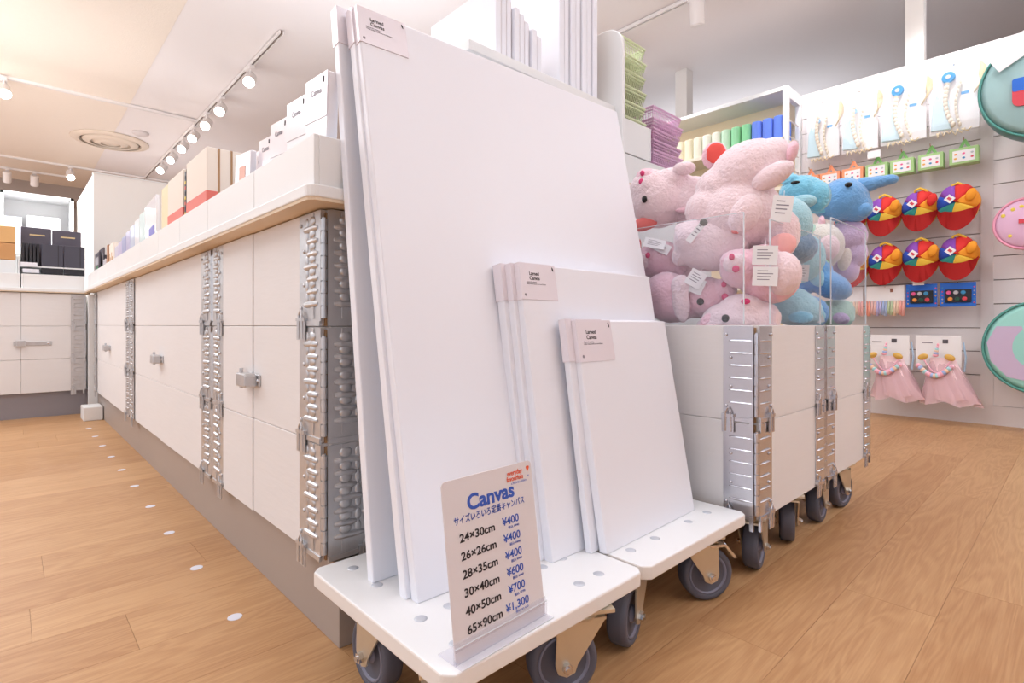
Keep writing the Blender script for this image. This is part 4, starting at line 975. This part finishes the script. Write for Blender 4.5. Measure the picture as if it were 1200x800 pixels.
# garlands
past = [mat('tassel_%d' % i, c, .8) for i, c in enumerate(((244, 178, 168), (240, 214, 190), (196, 214, 178), (178, 196, 230), (196, 190, 232), (238, 196, 190), (246, 170, 150)))]
for gi, (ya, yb) in enumerate(((.675, .862), (.872, 1.055))):
    e = empty('tassel_garland', (3.60, ya, .56), 'pastel tassel garland on a white header card, %s' % ('left of the blue paint sets' if gi == 0 else 'seen through the acrylic at the far left'), 'garland', 'tassel garlands'); w = yb - ya
    obj('header_card', bx(0, .004, .004, w - .004, .092, .18), tagp_m, e, bevel=.001); hook(e, w/2, .165)
    obj('print', bx(-.0012, 0, w*.30, w*.37, .145, .165), mat('portrait_print', (150, 100, 84), .6), e)
    for q in range(14):
        bm = nb(); y = w*(q + .5)/14
        cyl(bm, (-.004, y, .098), (-.004 + .003*(q % 2), y + .003, .012 + .006*(q % 3)), .0045, .009, n=8)
        obj('tassel', bm, past[q // 2], e, smooth=True)
# paint sets
bl = mat('blue_card', (36, 110, 216), .4); trayb = mat('black_tray', (38, 40, 46), .3)
for pi_, (ya, yb) in enumerate(((.535, .672), (.378, .524))):
    w = yb - ya
    e = empty('paint_set', (3.60, ya, .617), 'blue carded watercolour set, %s' % ('left one of the pair, with a price tag above' if pi_ == 0 else 'right one of the pair'), 'paint set', 'blue paint sets')
    obj('backing_card', bx(0, .004, 0, w, 0, .125), bl, e, bevel=.002); hook(e, w/2, .117)
    obj('tray', bx(-.012, 0, w*.12, w*.86, .022, .090), trayb, e, bevel=.003)
    cc = [dots3[5], mat('pan_green', (30, 80, 60), .4), dots3[0], dots3[1], dots3[3], dots3[4]]
    for q in range(6): obj('colour_pan', lathe(nb(), [(.0004, -.0155), (.0088, -.015), (.0105, -.012)], (0, w*.82 - (q % 3 + (.4 if q > 2 else .6))*w*.2, .040 if q < 3 else .073), 'X', 16), cc[q] if q < 3 else cc[8 - q], e)
    for q in range(5): obj('printed_dot', ell(nb(), (-.001, w*(.05 + .0*q), .02 + .02*q), (.001, .004, .004), sub=1), dots3[q], e)
    for q in range(5): obj('printed_dot', ell(nb(), (-.001, w*(.93), .02 + .02*q), (.001, .004, .004), sub=1), dots3[(q + 2) % 5], e)
t = props(obj('price_card', bx(3.565, 3.567, .585, .635, .735, .765), tagp_m, bevel=.0005, seg=1), 'small white price tag above the left blue paint set', 'price card')
t2 = props(obj('price_card', bx(3.565, 3.567, .782, .845, 1.465, 1.505), tagp_m, bevel=.0005, seg=1), 'white price tag above the leftmost green gift box', 'price card')
# tutu costume sets
tul = mat('pink_tulle', (252, 216, 222), 1, alpha=.5, sheen=.2, spec=0); tul2 = mat('pink_tulle_inner', (254, 226, 230), 1, spec=0)
goldp = mat('gold_plush', (222, 176, 84), .5)
rain = [mat('ruffle_%d' % i, c, .8) for i, c in enumerate(((248, 180, 196), (176, 196, 240), (248, 208, 180), (180, 224, 230), (250, 196, 214)))]
for ti, (ya, yb) in enumerate(((.655, .86), (.435, .628))):
    w = yb - ya
    e = empty('unicorn_costume', (3.60, ya, .10), 'pink tulle skirt set with rainbow horn, %s' % ('right one, under the paint sets' if ti else 'left one, partly behind the plush crates'), 'costume', 'tulle costume sets')
    obj('card', bx(-.004, 0, 0, w, .20, .365), tagp_m, e, bevel=.002); hook(e, w/2, .35)
    for layer, (r0, r1, zt, zb, m) in enumerate(((.05, .105, .235, .03, tul), (.05, .082, .25, .05, tul2), (.055, .118, .20, .012, tul))):
        bm = nb(); rws = []
        for i in range(7):
            t = i/6; row = []
            for j in range(56):
                a = 2*pi*j/56; fl_ = (1 + (.13*t)*sin(a*7 + layer*2 + 3*t) + .10*t*sin(a*13 + layer + 4*t))
                rr = (r0 + (r1 - r0)*t**.8)*fl_
                row.append(bm.verts.new((-.01 + rr*.45*sin(a), w/2 - .02 + rr*cos(a)*1.02 - .035*t, zt + (zb - zt)*t + .012*t*sin(a*5 + layer))))
            rws.append(row)
        for A, B in zip(rws, rws[1:]):
            for j in range(56): bm.faces.new((A[j], A[(j+1) % 56], B[(j+1) % 56], B[j]))
        obj('tulle_skirt', bm, m, e, smooth=True)
    bm = None
    for q in range(15):
        t = q/14; y = w*(.9 - .72*t); z = .205 - .05*sin(pi*t)
        obj('ruffle', ell(nb(), (-.045 - .012*sin(pi*t), y, z), (.012, .012, .013), sub=2), rain[q % 5], e, smooth=True)
    obj('headband', tube(nb(), [(-.04 - .01*sin(pi*k/8), w*.80 - w*.62*k/8, .245 - .075*sin(pi*k/8)) for k in range(9)], .0035, n=8), mat('pink_band', (246, 190, 206), .6), e, smooth=True)
    for s_, y in ((1, w*.80), (-1, w*.22)): obj('ear', ell(nb(), (-.042, y, .252), (.010, .024, .016), rot=Matrix.Rotation(R(-25*s_), 4, 'X'), sub=3), goldp, e, smooth=True)
    h = None
    for q in range(6): obj('horn_ring', ell(nb(), (-.05, w*.52 - q*.002, .262 + q*.011), (.012 - .0014*q, .013 - .0015*q, .009), sub=2), rain[q % 5], e, smooth=True)
    obj('print_mark', bx(-.0055, -.004, w*.28, w*.40, .325, .345), mat('dark_print', (90, 84, 90), .6), e)
    obj('print', bx(-.0055, -.004, w*.62, w*.85, .325, .330), grey_ink_m, e)
    e2 = obj('trim_ribbon', tube(nb(), [(.01, -.006, .33), (-.006, -.018, .25), (-.01, -.012, .18)], .004, n=6), mat('pale_blue_ribbon', (170, 196, 220), .6), e)
# big round items at the right edge
def drum(name, c, r, th, lab, cat, m1, m2, rim, extra=None, squash=1.0):
    e = empty(name, c, lab, cat)
    bm = lathe(nb(), [(.0004, -th*.62), (r*.5, -th*.60), (r*.85, -th*.52), (r*.97, -th*.42)], (0,0,0), 'X', 64); obj('front_face', bm, m1, e, smooth=True)
    bm = lathe(nb(), [(r*.97, -th*.42), (r, -th*.3), (r*1.01, 0), (r, th*.3), (r*.95, th*.45), (.0004, th*.5)], (0,0,0), 'X', 64); obj('side_band', bm, m2, e, smooth=True)
    bm = nb(); tube(bm, [(-th*.43, r*.98*cos(2*pi*k/64), r*.98*sin(2*pi*k/64)) for k in range(64)], .006, n=6, closed=True); obj('piping', bm, rim, e, smooth=True)
    return e
tf = mat('aqua_mesh_face', (176, 214, 214), .45, bump=.3, bscale=30, var=.25, vscale=9); td = mat('teal_nylon', (104, 160, 166), .45, bump=.4, bscale=25, var=.3, vscale=12); tr = mat('teal_piping', (88, 160, 150), .6)
e = drum('round_bag', (3.50, .10, 1.63), .255, .15, 'large round translucent aqua and teal bag at the upper right edge', 'bag', tf, td, tr)
obj('swing_tag', bx(-.001, .001, -.10, .08, -.05, .05), tagp_m, e, (-.105, .13, .16), (R(-30), 0, 0))
obj('badge', prism(nb(), rounded(.10, .13, .03), .006, Matrix(((0,0,-1,-.094),(1,0,0,.03),(0,1,0,-.10),(0,0,0,1)))), dots3[0], e)
obj('badge', prism(nb(), rounded(.10, .06, .01), .007, Matrix(((0,0,-1,-.094),(1,0,0,.03),(0,1,0,-.03),(0,0,0,1)))), bl, e)
hook(e, 0, .25, .02)
pf = mat('pink_lilac_face', (240, 196, 226), .5, var=.12, vscale=10, bump=.2, bscale=14)
e = drum('round_cushion', (3.57, .185, 1.005), .122, .09, 'pink and lilac round cushion with yellow spots at the right edge', 'cushion', pf, mat('pink_side', (246, 178, 200), .5, bump=.3, bscale=16), mat('pink_piping', (244, 170, 196), .6))
for (y, z) in ((.05, .07), (.085, .045), (.02, .08), (.06, -.055), (-.01, -.05)): obj('yellow_spot', ell(nb(), (-.050, y, z), (.003, .009, .009), sub=2), MATS['yellow_dot'], e)
obj('red_mark', bx(-.062, -.058, .0, .03, .0, .02), dots3[0], e); hook(e, 0, .12, .02)
e = drum('round_play_tent', (3.55, .125, .415), .225, .05, 'round folded mint and lilac pop-up play tent at the lower right edge', 'toy', mat('mint_face', (160, 222, 212), .5, bump=.3, bscale=12), td, tr)
obj('lilac_panel', prism(nb(), [(.205, .02), (.17, .10), (.08, .10), (.05, .02), (.0, -.06), (.06, -.16), (.13, -.145), (.19, -.07)], .004, Matrix(((0,0,-1,-.026),(1,0,0,0),(0,1,0,0),(0,0,0,1)))), mat('lilac_nylon', (206, 188, 216), .5, bump=.3, bscale=12), e); hook(e, 0, .22, .02)
